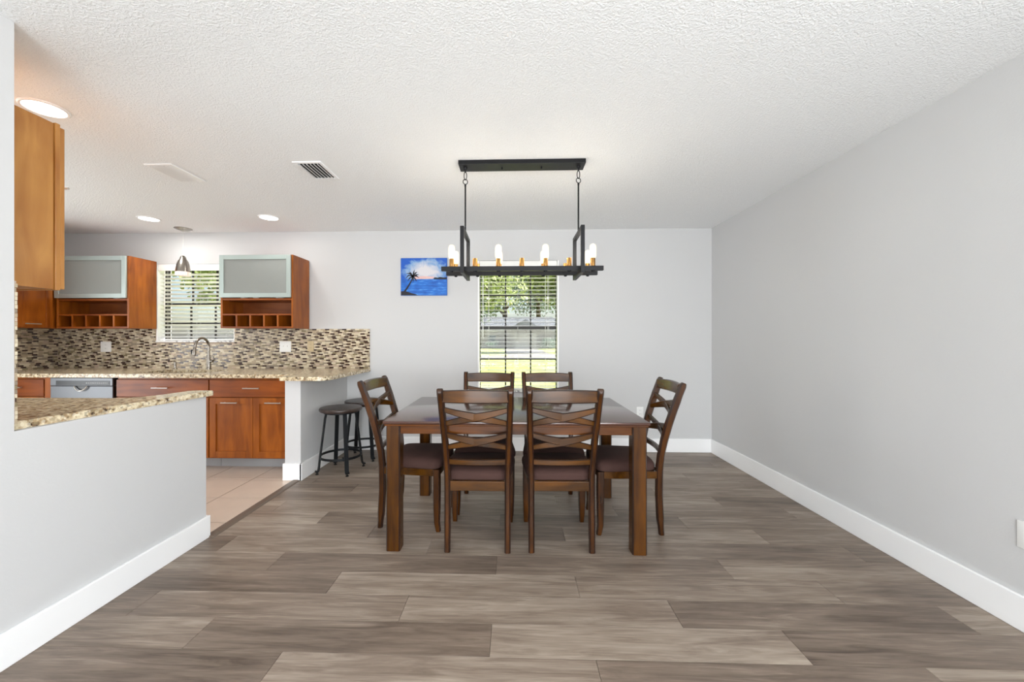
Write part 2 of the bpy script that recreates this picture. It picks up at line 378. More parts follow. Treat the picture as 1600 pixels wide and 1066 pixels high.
def struct(name, bm, mat, label=None, cat=None, parent=None, **kw):
    o = obj(name, bm, mat, parent, **kw)
    if parent is None: o['kind'] = 'structure'
    if label: o['label'] = label
    if cat: o['category'] = cat
    return o
def dup(root, loc, rz, label=None, group=None):
    r = root.copy(); COL.objects.link(r); r.location = loc; r.rotation_euler = (0, 0, rz)
    if label: r['label'] = label
    if group: r['group'] = group
    for ch in list(root.children):
        c_ = ch.copy(); COL.objects.link(c_); c_.parent = r
        for g in list(ch.children):
            d = g.copy(); COL.objects.link(d); d.parent = c_
    return r

# ------------------------------------------------------------------ room constants
XR = 2.147; YB = 4.40; XL = -1.91; CEIL = 2.44; XK = -5.22; YP = 1.462; YR = -3.5
DWIN = (-.403, .489, .65, 2.102)        # dining window opening x0 x1 z0 z1
KWIN = (-4.069, -3.155, 1.197, 2.085)   # kitchen window opening

# ------------------------------------------------------------------ floors
fl = struct('floor', box(BM(), XL-.02, XR+.15, YR-.2, YB+.2, -.12, -.006), 'screed', 'grey brown wood-look plank floor of the dining room', 'floor')
PW, PLEN, Y0 = .18, 1.225, 1.36
TONES = {(0, -1): -.16, (0, 0): .12, (0, 1): -.13, (0, 2): .10, (1, -1): .0, (1, 0): -.16, (1, 1): .13, (1, 2): -.12,
         (2, -1): -.10, (2, 0): .02, (2, 1): .07, (2, 2): -.14, (2, 3): .08, (3, -1): -.10, (3, 0): .10, (3, 1): .0, (3, 2): -.02,
         (4, -1): .06, (4, 0): -.14, (4, 1): .02, (4, 2): .0, (5, 0): .08, (5, 1): .0, (6, 0): -.12, (6, 1): .06, (7, 1): -.10, (8, 0): .08}
meshes = {}
for k in range(-13, 17):
    y0 = Y0 + PW*k; y1 = min(y0 + PW, YB)
    if y1 - y0 < .02: continue
    base = .313 - .409*(k % 3)
    for j in range(-3, 4):
        x0 = base + PLEN*(j-1); x1 = x0 + PLEN
        x0c, x1c = max(x0, XL+.045 if y0 > 2.42 else XL), min(x1, XR)
        if x1c - x0c < .03: continue
        hx, hy = (x1c-x0c)/2 - .0006, (y1-y0)/2 - .0006
        key = (round(hx, 4), round(hy, 4))
        o = None
        if key not in meshes:
            o = obj('plank', box(BM(), -hx, hx, -hy, hy, -.006, 0, .0008, 1), 'plank_vinyl', fl); meshes[key] = o
        else: o = share(meshes[key], 'plank', fl)
        o.location = ((x0c+x1c)/2, (y0+y1)/2, 0)
        o['tone'] = TONES.get((k, j), random.uniform(-.12, .12))

fk = struct('floor_kitchen', box(BM(), XK-.1, XL-.02, YP-.1, YB+.2, -.12, -.004), 'floor_grout', 'beige ceramic tile floor of the kitchen', 'floor')
TP = .412
tile_m = {}
for i in range(-8, 1):
    for j in range(-5, 3):
        x0 = max(-2.302 + TP*i, XK); x1 = min(-2.302 + TP*(i+1), XL-.022); y0 = max(3.437 + TP*j, YP); y1 = min(3.437 + TP*(j+1), YB)
        if x1-x0 < .05 or y1-y0 < .05: continue
        hx, hy = (x1-x0)/2-.003, (y1-y0)/2-.003; key = (round(hx, 4), round(hy, 4))
        if key not in tile_m: o = obj('floor_tile', box(BM(), -hx, hx, -hy, hy, -.004, .0, .0015, 1), 'floor_tile', fk); tile_m[key] = o
        else: o = share(tile_m[key], 'floor_tile', fk)
        o.location = ((x0+x1)/2, (y0+y1)/2, 0)
bm = BM(); pr = [(-1.932, 0), (-1.925, .006), (-1.912, .009), (-1.882, .009), (-1.869, .006), (-1.862, 0)]
ring_loft(bm, [[(x, y, z) for x, z in pr] for y in (2.415, 3.42)])
struct('trim_1', bm, 'threshold', 'brown threshold strip between kitchen tile and plank floor', 'threshold', smooth=True)

# ------------------------------------------------------------------ walls and ceiling
struct('ceiling', box(BM(), XK-.15, XR+.15, YR-.2, YB+.2, CEIL, CEIL+.15), 'ceiling_white', 'white textured ceiling', 'ceiling')
bm = BM()
x_edges = [XK-.15, KWIN[0], KWIN[1], DWIN[0], DWIN[1], XR+.15]
YT = YB+.2
box(bm, x_edges[0], x_edges[1], YB, YT, -.1, CEIL); box(bm, x_edges[2], x_edges[3], YB, YT, -.1, CEIL); box(bm, x_edges[4], x_edges[5], YB, YT, -.1, CEIL)
for wd in (KWIN, DWIN):
    box(bm, wd[0], wd[1], YB, YT, -.1, wd[2]); box(bm, wd[0], wd[1], YB, YT, wd[3], CEIL)
wall_back = struct('wall_back', bm, 'wall_grey', 'light grey back wall with two windows', 'wall')
bm = BM(); box(bm, XR, XR+.15, -.5, YB, -.1, CEIL); box(bm, XR, XR+.15, YR-.2, -2.7, -.1, CEIL); box(bm, XR, XR+.15, -2.7, -.5, -.1, .72); box(bm, XR, XR+.15, -2.7, -.5, 2.12, CEIL)
struct('wall_right', bm, 'wall_grey', 'long light grey wall on the right', 'wall')
bm = BM(); ring_loft(bm, [[(x, y, z) for y, z in ((YR-.2, -.1), (2.41, -.1), (2.41, .878), (YP, .878), (YP, CEIL), (YR-.2, CEIL))] for x in (XL-.12, XL)])
struct('wall_left', bm, 'wall_grey', 'light grey left wall stepping down to a half wall under the near granite counter', 'wall')
wall_part = struct('wall_partition', box(BM(), XK, XL-.12, YP-.12, YP, -.1, CEIL), 'wall_grey', 'kitchen partition wall behind the left wall', 'wall')
bm = BM(); box(bm, XK-.15, XK, 2.85, YB, -.1, CEIL); box(bm, XK-.15, XK, YP-.12, 1.55, -.1, CEIL); box(bm, XK-.15, XK, 1.55, 2.85, 2.06, CEIL)
struct('wall_kitchen', bm, 'wall_grey', 'kitchen side wall at the far left', 'wall')
struct('wall_peninsula', box(BM(), -2.008, -1.868, 3.425, YB, -.1, .873, .003), 'wall_grey', 'grey knee wall under the breakfast bar by the stools', 'wall')
bm = BM()
box(bm, XL-.12, -1.7, YR-.15, YR, -.1, CEIL); box(bm, 1.9, XR, YR-.15, YR, -.1, CEIL); box(bm, -1.7, 1.9, YR-.15, YR, 2.1, CEIL)
struct('wall_rear', bm, 'wall_grey', 'rear wall behind the camera with a wide opening for the added fill light', 'wall')
bm = BM()
for x in (-1.7, .08, 1.84): box(bm, x, x+.06, YR-.1, YR-.03, 0, 2.1)
box(bm, -1.7, 1.9, YR-.1, YR-.03, 2.04, 2.1); box(bm, -1.7, 1.9, YR-.1, YR-.03, 0, .05)
struct('rear_fill_frame', bm, 'white_trim', 'added white frame around the rear fill light, behind the camera', 'door')  # unseen frame, added only to carry the rear fill light

bm = BM()
for (a, b_, c_, d_) in ((-2.7, -2.64, .72, 2.12), (-.56, -.5, .72, 2.12), (-2.64, -.56, .72, .78), (-2.64, -.56, 2.06, 2.12)): box(bm, XR+.05, XR+.1, a, b_, c_, d_)
struct('side_fill_frame', bm, 'white_trim', 'added white frame around the side fill light, behind the camera', 'window')  # added frame for the side fill light, never in view

bm = BM()
for (a, b_, c_, d_) in ((1.55, 1.6, 0, 2.06), (2.8, 2.85, 0, 2.06), (1.6, 2.8, 2.0, 2.06)): box(bm, XK-.11, XK-.06, a, b_, c_, d_)
struct('kitchen_fill_frame', bm, 'white_trim', 'added white frame around the fill light in the kitchen side wall', 'door')  # added, out of view, surrounds the kitchen fill light

# baseboards: board with eased top
def bb(name, x0, x1, y0, y1, h, label):
    bm = BM(); box(bm, x0, x1, y0, y1, 0, h, .004, 2)
    return struct(name, bm, 'white_trim', label, 'baseboard')
bb('baseboard_right', XR-.016, XR, YR, YB-.016, .149, 'white baseboard along the right wall')
bb('baseboard_back', -1.846, XR, YB-.016, YB, .149, 'white baseboard along the back wall')
bm = BM(); box(bm, XL, XL+.016, YR, 2.426, 0, .134, .003); box(bm, XL-.12, XL+.0, 2.41, 2.426, 0, .134, .003)
struct('baseboard_left', bm, 'white_trim', 'white baseboard along the half wall at left', 'baseboard')
bm = BM(); box(bm, -1.868, -1.848, 3.405, YB-.016, 0, .147, .003); box(bm, -2.018, -1.85, 3.405, 3.425, 0, .147, .003)
struct('baseboard_peninsula', bm, 'white_trim', 'white baseboard around the knee wall end', 'baseboard')

# mosaic backsplash: thin tiles in running bond, one joined mesh per wall
SEQ = [3, 1, 0, 2, 3, 0, 1]
def mosaic(name, parent, u0, u1, z0, z1, holes, flip, off):
    TL, TH, G = .0485, .0163, .0016
    verts, faces, mi = [], [], []
    z = z0; r = 0
    wts = [24, 20, 18, 22, 9, 7]
    while z < z1-.004:
        zt = min(z+TH-G, z1); u = u0 - .5*TL*(r % 2) - TL*random.choice((0, .25)); ci = (r*5 + random.choice((0, 0, 1))) % 7; ti = 0
        while u < u1:
            a, b_ = max(u, u0), min(u+TL-G, u1); u += TL; ti += 1
            if b_-a < .004: continue
            if any(h[0]-.002 < b_ and h[1]+.002 > a and h[2]-.002 < zt and h[3]+.002 > z for h in holes):
                ok = False
                for h in holes:
                    if h[2]-.002 < zt and h[3]+.002 > z:
                        if a < h[0] < b_: b_ = h[0]-.001; ok = True
                        elif a < h[1] < b_: a = h[1]+.001; ok = True
                if not ok or b_-a < .004: continue
            d = .007 + random.uniform(0, .0015)
            k = len(verts)
            for dd in (0, d):
                for (uu, zz) in ((a, z), (b_, z), (b_, zt), (a, zt)): verts.append(off(uu, zz, dd))
            fs = ((4, 5, 6, 7), (0, 1, 5, 4), (1, 2, 6, 5), (2, 3, 7, 6), (3, 0, 4, 7))
            c_ = SEQ[(ci + ti) % 7]
            if random.random() < .3: c_ = random.choice((0, 1, 2, 4, 5))
            for f in fs: faces.append([k+q_ for q_ in f]); mi.append(c_)
        z += TH; r += 1
    me = bpy.data.meshes.new(name); me.from_pydata(verts, [], faces)
    for nm, _, _ in MOS: me.materials.append(MATS[nm])
    me.polygons.foreach_set('material_index', mi)
    bm = bmesh.new(); bm.from_mesh(me); bmesh.ops.recalc_face_normals(bm, faces=bm.faces); bm.to_mesh(me); bm.free()
    o = bpy.data.objects.new(name, me); COL.objects.link(o); o.parent = parent; o['kind'] = 'stuff'
    return o
bs = obj('backsplash_grout', box(BM(), XK, -1.612, YB-.004, YB, .905, 1.197, 0), 'grout', wall_back)
bm = BM(); box(bm, XK, KWIN[0], YB-.004, YB, 1.197, 1.347); box(bm, KWIN[1], -1.612, YB-.004, YB, 1.197, 1.347)
obj('backsplash_grout', bm, 'grout', wall_back)
holesB = [(KWIN[0]-.002, KWIN[1]+.002, 1.197-.002, 3)]
mosaic('backsplash_mosaic', wall_back, XK, -1.612, .908, 1.347, holesB, 1, lambda u, z, d: (u, YB-.004-d, z))
wk = bpy.data.objects['wall_kitchen']
obj('backsplash_grout', box(BM(), XK, XK+.004, 3.0, YB-.01, .905, 1.347), 'grout', wk)
mosaic('backsplash_mosaic', wk, 3.0, YB-.01, .908, 1.347, [], 1, lambda u, z, d: (XK+.004+d, u, z))
obj('backsplash_grout', box(BM(), -3.2, XL-.001, YP, YP+.003, .905, 1.455), 'grout', wall_part)
mosaic('backsplash_mosaic', wall_part, -3.2, XL-.001, .908, 1.455, [], 1, lambda u, z, d: (u, YP+.003+d, z))

# ------------------------------------------------------------------ windows
def window(name, wd, sill_mat, label, sill_out):
    x0, x1, z0, z1 = wd; yf = YB+.10
    w = bpy.data.objects.new(name, None); COL.objects.link(w); w.location = ((x0+x1)/2, yf, z0)
    w['kind'] = 'structure'; w['label'] = label; w['category'] = 'window'
    hx = (x1-x0)/2; H = z1-z0; zm = H*.49
    bm = BM(); t = .02
    box(bm, -hx, -hx+t, 0, .07, 0, H); box(bm, hx-t, hx, 0, .07, 0, H); box(bm, -hx+t, hx-t, 0, .07, 0, t); box(bm, -hx+t, hx-t, 0, .07, H-t, H)
    obj('window_frame', bm, 'bronze_frame', w)
    obj('meeting_rail', box(BM(), -hx+t, hx-t, .005, .06, zm-.018, zm+.018, .002), 'bronze_frame', w)
    cols = 3
    for (a, b_, yy) in ((t, zm-.018, .018), (zm+.018, H-t, .045)):
        xs = [(-hx+t) + (2*hx-2*t)*k/cols for k in range(cols+1)]
        zc = (a+b_)/2
        for x in xs[1:-1]: obj('muntin', box(BM(), x-.008, x+.008, yy-.006, yy+.008, a, b_), 'bronze_frame', w)
        obj('muntin', box(BM(), -hx+t, hx-t, yy-.005, yy+.007, zc-.008, zc+.008), 'bronze_frame', w)
        obj('pane', box(BM(), -hx+t, hx-t, yy+.0005, yy+.0015, a, b_), 'window_glass', w)
    bm = BM(); box(bm, -hx, -hx+.014, YB-yf+.001, 0, .018, H-.001); box(bm, hx-.014, hx, YB-yf+.001, 0, .018, H-.001)
    obj('jamb_liner', bm, 'white_trim', w)
    obj('window_sill', box(BM(), -hx-.0, hx+.0, YB-yf-sill_out, 0, -.0, .018, .004), sill_mat, w)
    return w
window('window_1', DWIN, 'marble', 'tall dark-framed window behind the dining table', .022)
window('window_2', KWIN, 'marble', 'dark-framed window above the kitchen sink', .012)

def blind(wd, label, tilt, nstop, cords, wand_x, pull_x, wand_len, pull_len):
    x0, x1, z0, z1 = wd; xc = (x0+x1)/2; hw = (x1-x0)/2-.022; yb = YB+.045
    t = thing('window_blind', label, 'blind', (xc, yb, z0+.018), 0, 'white slatted window blinds')
    H = z1-z0-.018
    obj('headrail', box(BM(), -hw, hw, -.03, .03, H-.05, H-.002, .003), 'blind_white', t)
    obj('valance', box(BM(), -hw-.004, hw+.004, -.042, -.034, H-.075, H-.002, .003), 'blind_white', t)
    pitch = .0445; n = int((H-.09)/pitch)
    bm = BM(); rings = []
    for x in (-hw, hw):
        rings.append([(x, y, .0022*(1-(y/.025)**2)+.0) for y in (-.025, -.0125, 0, .0125, .025)] + [(x, y, .0022*(1-(y/.025)**2)-.0028) for y in (.025, .0125, 0, -.0125, -.025)])
    ring_loft(bm, rings)
    s0 = obj('slat', bm, 'blind_white', t, smooth=True); z = .045
    s0.location = (0, 0, z); s0.rotation_euler = (tilt, 0, 0)
    for k in range(1, n):
        share(s0, 'slat', t, (0, 0, z+k*pitch), (tilt + random.uniform(-.01, .01), 0, 0))
    obj('bottom_rail', box(BM(), -hw, hw, -.025, .025, .003, .02, .004), 'blind_white', t)
    for cx in cords:
        bm = BM()
        for yy in (-.0265, .0265): tube(bm, [(cx-xc, yy, .01), (cx-xc, yy, H-.05)], .0011, 6)
        obj('ladder_cord', bm, 'cord_white', t)
    if wand_x is not None:
        obj('tilt_wand', tube(BM(), [(wand_x-xc, -.037, H-.07), (wand_x-xc, -.04, H-wand_len)], .0045, 8), 'blind_white', t)
    if pull_x is not None:
        bm = BM(); tube(bm, [(pull_x-xc, -.036, H-.07), (pull_x-xc, -.038, H-pull_len)], .0016, 6)
        tube(bm, [(pull_x-xc+.012, -.036, H-.07), (pull_x-xc+.012, -.038, H-pull_len+.01)], .0016, 6)
        lathe(bm, [(.003, .03), (.008, 0), (.006, -.004)], (pull_x-xc, -.038, H-pull_len), 10)
        obj('pull_cord', bm, 'cord_white', t)
    return t
blind(DWIN, 'white slatted blind with open slats in the tall dining window', R(2), 33, (-.284, .039, .346), -.347, .368, .87, .95)
blind(KWIN, 'white slatted blind half closed in the kitchen sink window', R(-17), 20, (-3.95, -3.61, -3.27), -3.975, None, .6, 0)

# ------------------------------------------------------------------ dining table
tb = thing('dining_table', 'dark brown rectangular wooden dining table with square legs', 'table', (.005, 2.738, 0))
HX, HY = .760, .4815
bm = BM(); box(bm, -HX, HX, -HY, HY, .742, .762, .005, 2)
obj('tabletop', bm, 'table_top_wood', tb, smooth=True)
obj('tabletop_edge', box(BM(), -HX+.008, HX-.008, -HY+.008, HY-.008, .732, .742, .003), 'table_wood_x', tb)
AX, AY = HX-.035, HY-.035
for s in (-1, 1):
    obj('apron', box(BM(), -AX+.06, AX-.06, s*AY-s*.022, s*AY, .682, .732, .002), 'table_wood_x', tb)
    obj('apron', box(BM(), s*AX-s*.022, s*AX, -AY+.06, AY-.06, .682, .732, .002), 'table_wood_x', tb)
    for q in (-1, 1):
        obj('leg', sweep(BM(), [(s*(HX-.051), q*(HY-.071), z) for z in (0, .01, .72, .732)], .082, .082, (1, 0, 0), .09), 'table_wood_v', tb)

# ------------------------------------------------------------------ dining chairs
def lerp_prof(z, P):
    for (za, a), (zb, b_) in zip(P[:-1], P[1:]):
        if za <= z <= zb:
            t = (z-za)/(zb-za); return a+(b_-a)*t
    return P[-1][1]
YP_ = [(0, -.205), (.1, -.196), (.25, -.189), (.40, -.191), (.5, -.2), (.6, -.22), (.7, -.247), (.8, -.279), (.88, -.307), (.93, -.326), (.958, -.338)]
def post_y(z): return lerp_prof(z, YP_)
def post_x(z): return .1745 if z < .42 else .1745 + (z-.42)/(.958-.42)*.0195
def make_chair(label, loc, rz):
    t = thing('dining_chair', label, 'chair', loc, rz, 'dining chairs around the table')
    zs = [0, .05, .1, .18, .25, .33, .40, .45, .5, .55, .6, .65, .7, .75, .8, .84, .88, .91, .935, .95, .957]
    for s in (-1, 1):
        th = [.034 if z < .1 else .043 if z < .6 else .046 - .004*(z > .85) for z in zs]; th[0] = .032; th[-1] = .02; th[-2] = .034
        obj('back_post', sweep(BM(), [(s*post_x(z), post_y(z), z) for z in zs], .034, th, (1, 0, 0), .25), 'chair_wood_v', t, smooth=True)
        fz = [0, .06, .15, .25, .33, .40]
        obj('front_leg', sweep(BM(), [(s*.188, .186 - .006*(z > .05)+.004*(z < .03), z) for z in fz], [.028, .034, .04, .042, .042, .042], [.028, .034, .04, .042, .042, .042], (1, 0, 0), .12), 'chair_wood_v', t, smooth=True)
    def rail(name, zc, h, bow, tk=.022, crown=0, n=9):
        px = post_x(zc)-.012; pts = []; hs = []
        for k in range(n):
            u = -1+2*k/(n-1); pts.append((u*px, post_y(zc) - bow*(1-u*u) + .004, zc + crown*(1-u*u)*.5)); hs.append(h + crown*(1-u*u))
        return obj(name, sweep(BM(), pts, hs, tk, (0, 0, 1), .2), 'chair_wood_x', t, smooth=True)
    rail('top_rail', .915, .068, .020, .026, .006)
    rail('lower_rail', .523, .034, .018)
    def cross(name, za, zb):
        for k_, (z0, z1) in enumerate(((za, zb), (zb, za))):
            pts = []; hs = []; n = 13
            for k in range(n):
                u = -1+2*k/(n-1); e_ = u*abs(u)**.25
                z = (z0+z1)/2 + (z1-z0)/2*u
                zz = (z0+z1)/2 + (z1-z0)/2*(.9*u+.1*u**3)
                pts.append((u*(post_x(z)-.012), post_y(z) - .019*(1-u*u) + .004 + (.001 if k_ else -.001), zz)); hs.append(.029+.018*(1-abs(u)))
            obj(name, sweep(BM(), pts, hs, .018, (0, 0, 1), .25), 'chair_wood_x', t, smooth=True)
    cross('upper_cross_slat', .755, .838)
    cross('lower_cross_slat', .61, .686)
    # seat rails
    obj('rear_seat_rail', box(BM(), -.16, .16, -.203, -.18, .352, .408, .003), 'chair_wood_x', t)
    obj('front_seat_rail', box(BM(), -.17, .17, .172, .194, .352, .40, .003), 'chair_wood_x', t)
    for s in (-1, 1):
        obj('side_seat_rail', sweep(BM(), [(s*.176, -.175, .378), (s*.19, .17, .378)], .022, .048, (1, 0, 0), .1), 'chair_wood_x', t)
    # padded seat: rounded trapezoid
    bm = BM(); N = 40; rings = []
    def outline(k, inset, z):
        a = 2*math.pi*k/N; ca, sa = math.cos(a), math.sin(a)
        sx = math.copysign(abs(ca)**.28, ca); sy = math.copysign(abs(sa)**.28, sa)
        y = sy*(.193-inset)+.016; w = (.205 + .02*(y/.2))-inset
        return (sx*w, y, z)
    for inset, z in ((.012, .40), (.002, .408), (0, .425), (.003, .442), (.012, .456), (.03, .466), (.06, .472), (.11, .476), (.16, .478)):
        rings.append([outline(k, inset, z) for k in range(N)])
    ring_loft(bm, rings)
    # back corners are cut for the posts by staying in front of them
    for v_ in bm.verts:
        if v_.co.y < -.162 and abs(v_.co.x) > .15: v_.co.y = -.164 + (v_.co.y+.164)*.15
    obj('seat_cushion', bm, 'seat_fabric', t, smooth=True, label='dark brown padded fabric seat')
    return t
ch0 = make_chair('wooden cross-back dining chair nearest the camera, in front of the table, left one', (-.213, 2.500, 0), 0)
dup(ch0, (.270, 2.512, 0), R(1.0), 'wooden cross-back dining chair nearest the camera, in front of the table, right one')
dup(ch0, (-.208, 2.972, 0), R(180), 'far cross-back dining chair against the window side of the table, left one')
dup(ch0, (.276, 2.978, 0), R(181), 'far cross-back dining chair against the window side of the table, right one')
dup(ch0, (-.660, 2.740, 0), R(-94.5), 'cross-back dining chair at the table end beside the bar stools')
dup(ch0, (.722, 2.715, 0), R(90), 'cross-back dining chair at the table end facing away from the right wall')

# ------------------------------------------------------------------ bar stools
def make_stool(label, loc, rz):
    t = thing('bar_stool', label, 'stool', loc, rz, 'backless stools at the breakfast bar')
    obj('seat', lathe(BM(), [(.17, .560), (.184, .563), (.1895, .572), (.1895, .586), (.184, .594), (.15, .596)], n=40), 'stool_wood', t, smooth=True)
    obj('seat_plate', lathe(BM(), [(.15, .545), (.155, .55), (.155, .5605)], n=32), 'iron', t)
    for k in range(4):
        a = R(38 + 90*k); ca, sa = math.cos(a), math.sin(a); P = lambda r, z: (r*ca, r*sa, z)
        lg = obj('leg', sweep(BM(), [P(.128, .555), P(.14, .5), P(.165, .3), P(.185, .14), P(.193, .06), P(.197, .036), P(.206, .025), P(.216, .026), P(.221, .034)], .035, .014, (-sa, ca, 0), .1), 'iron', t, smooth=True)
        obj('foot_glide', lathe(BM(), [(.014, 0), (.015, .006), (.006, .010), (.006, .026)], P(.209, 0), 12), 'iron', lg)
    pts = [(.186*math.cos(2*math.pi*k/40), .186*math.sin(2*math.pi*k/40), .145) for k in range(40)]
    bm = BM(); rr = []
    for r_, z in ((.181, .136), (.189, .136), (.189, .156), (.181, .156)): rr.append([(r_*math.cos(2*math.pi*k/40), r_*math.sin(2*math.pi*k/40), z) for k in range(40)])
    rr.append(rr[0]); ring_loft(bm, rr, caps=False); bmesh.ops.remove_doubles(bm, verts=bm.verts, dist=1e-6)
    obj('foot_ring', bm, 'iron', t, smooth=True)
    return t
st = make_stool('round backless bar stool nearer the camera at the breakfast bar', (-1.628, 3.693, 0), 0)
dup(st, (-1.575, 4.12, 0), R(8), 'round backless bar stool against the back wall, behind the other stool')

# ------------------------------------------------------------------ chandelier
CX, CY = .0505, 2.735
chd = thing('chandelier', 'black linear chandelier with brass sockets and glowing bulbs over the dining table', 'chandelier', (CX, CY, CEIL))
D = lambda z: z-CEIL
obj('canopy', box(BM(), -.428, .428, -.062, .062, D(2.412), 0, .002), 'black_metal', chd)
for x in (-.135, .135):
    obj('canopy_screw', lathe(BM(), [(.006, D(2.412)), (.006, D(2.402)), (.003, D(2.398))], (x, 0, 0), 10), 'black_metal', chd)
for s in (-1, 1):
    x = s*.3875
    obj('hook', lathe(BM(), [(.014, D(2.412)), (.012, D(2.400)), (.004, D(2.392)), (.004, D(2.38))], (x, 0, 0), 12), 'black_metal', chd)
    ov = [(x + .009*math.cos(a), 0, D(2.357) + .028*math.sin(a)) for a in [2*math.pi*k/20 for k in range(20)]]
    obj('chain_link', tube(BM(), ov, .0028, 8, True), 'black_metal', chd, smooth=True)
    rg = [(x + .017*math.cos(a)*.9, .004*math.cos(a), D(2.316) + .017*math.sin(a)) for a in [2*math.pi*k/20 for k in range(20)]]
    obj('ring', tube(BM(), rg, .0028, 8, True), 'black_metal', chd, smooth=True)
    obj('rod', lathe(BM(), [(.0045, D(2.30)), (.0075, D(2.295)), (.0055, D(2.28)), (.0055, D(1.957))], (x, 0, 0), 12), 'black_metal', chd, smooth=True)
    t_ = .012; bm = BM()
    box(bm, x-t_, x+t_, -.18, -.156, D(1.66), D(1.963), .001, 1); box(bm, x-t_, x+t_, .156, .18, D(1.66), D(1.963), .001, 1)
    box(bm, x-t_, x+t_, -.156, .156, D(1.939), D(1.963), .001, 1); box(bm, x-t_, x+t_, -.156, .156, D(1.66), D(1.684), .001, 1)
    obj('end_frame', bm, 'black_metal', chd)
bulb0 = fil0 = sock0 = base0 = None
for s in (-1, 1):
    by = s*.095
    bar = obj('bar', box(BM(), -.535, .535, by-.014, by+.014, D(1.684), D(1.714), .001, 1), 'black_metal', chd)
    for k in range(7):
        x = -.467 + .1557*k
        if sock0 is None:
            sock0 = obj('socket', lathe(BM(), [(.019, 0), (.019, .002), (.0155, .004), (.0155, .052), (.0145, .054), (.0125, .054), (.0125, .03)], n=20), 'brass', chd, smooth=True)
            sock0.location = (x, by, D(1.714)); sk = sock0
        else: sk = share(sock0, 'socket', chd, (x, by, D(1.714)))
        obj('nut', lathe(BM(), [(.011, 0), (.011, -.006), (.006, -.009)], (x, by, D(1.684)), 10), 'black_metal', chd)
        if k % 2 == 0:
            if bulb0 is None:
                bulb0 = obj('bulb', lathe(BM(), [(.011, .030), (.0125, .046), (.019, .056), (.022, .066), (.0225, .12), (.0205, .134), (.013, .144), (.003, .147)], n=20), 'bulb_glass', chd, smooth=True)
                bulb0.location = (x, by, D(1.714)); bb_ = bulb0
                bm = BM()
                for q in range(6):
                    a = 2*math.pi*q/6
                    tube(bm, [(.007*math.cos(a), .007*math.sin(a), .062), (.009*math.cos(a+.5), .009*math.sin(a+.5), .125)], .0022, 6)
                fil0 = obj('filament', bm, 'filament', bulb0)
            else:
                bb_ = share(bulb0, 'bulb', chd, (x, by, D(1.714))); share(fil0, 'filament', bb_)
            ld = bpy.data.lights.new('bulb_light', 'POINT'); ld.energy = 1.1; ld.color = (1, .93, .82); ld.shadow_soft_size = .02
            lo = bpy.data.objects.new('bulb_light', ld); COL.objects.link(lo); lo.parent = bb_; lo.location = (0, 0, .165)

# ------------------------------------------------------------------ ceiling fittings
def downlight(x, y, label, e=9):
    t = thing('recessed_light', label, 'light', (x, y, CEIL), 0, 'round recessed ceiling lights')
    obj('trim_ring', lathe(BM(), [(.096, 0), (.096, -.004), (.09, -.009), (.082, -.008), (.08, -.003)], n=40, caps=False), 'white_trim', t, smooth=True)
    obj('lens', lathe(BM(), [(.0815, -.001), (.0815, -.0045), (.06, -.006)], n=40), 'lens_glow', t)
    ld = bpy.data.lights.new('downlight_lamp', 'AREA'); ld.shape = 'DISK'; ld.size = .15; ld.energy = e; ld.color = (1, .98, .94)
    lo = bpy.data.objects.new('downlight_lamp', ld); COL.objects.link(lo); lo.parent = t; lo.location = (0, 0, -.012)
    return t
downlight(-2.453, 2.004, 'large bright recessed ceiling light above the near honey-brown cabinet')
downlight(-3.654, 3.87, 'recessed ceiling light beside the pendant lamp, left of the kitchen window')
downlight(-2.43, 3.87, 'recessed ceiling light above the right glass-door cabinet', 3)

def vent(x0, x1, y0, y1, label, tilt):
    t = thing('ceiling_vent', label, 'vent', ((x0+x1)/2, (y0+y1)/2, CEIL), 0, 'louvred ceiling vents')
    hx, hy = (x1-x0)/2, (y1-y0)/2; f = .024; bm = BM()
    box(bm, -hx, hx, -hy, -hy+f, -.008, 0, .002, 1); box(bm, -hx, hx, hy-f, hy, -.008, 0, .002, 1)
    box(bm, -hx, -hx+f, -hy+f, hy-f, -.008, 0, .002, 1); box(bm, hx-f, hx, -hy+f, hy-f, -.008, 0, .002, 1)
    obj('vent_frame', bm, 'white_trim', t)
    obj('duct_opening', box(BM(), -hx+f, hx-f, -hy+f, hy-f, -.0015, -.0005), 'duct_dark', t)
    n = 6; w = 2*(hx-f)/n
    for k in range(n):
        x = -hx+f + w*(k+.5); ca, sa = math.cos(tilt)*.013, math.sin(tilt)*.013
        bm = BM(); sweep(bm, [(x, -hy+f, -.008), (x, hy-f, -.008)], .002, .022, (math.cos(tilt), 0, math.sin(tilt)), .1)
        obj('louvre', bm, 'white_trim', t)
    return t
vent(-2.551, -2.353, 2.66, 2.97, 'white ceiling vent with nearly closed louvres, nearer the wood cabinet', R(118))
vent(-1.511, -1.312, 2.657, 2.953, 'white ceiling vent with open dark slots, nearer the chandelier', R(35))

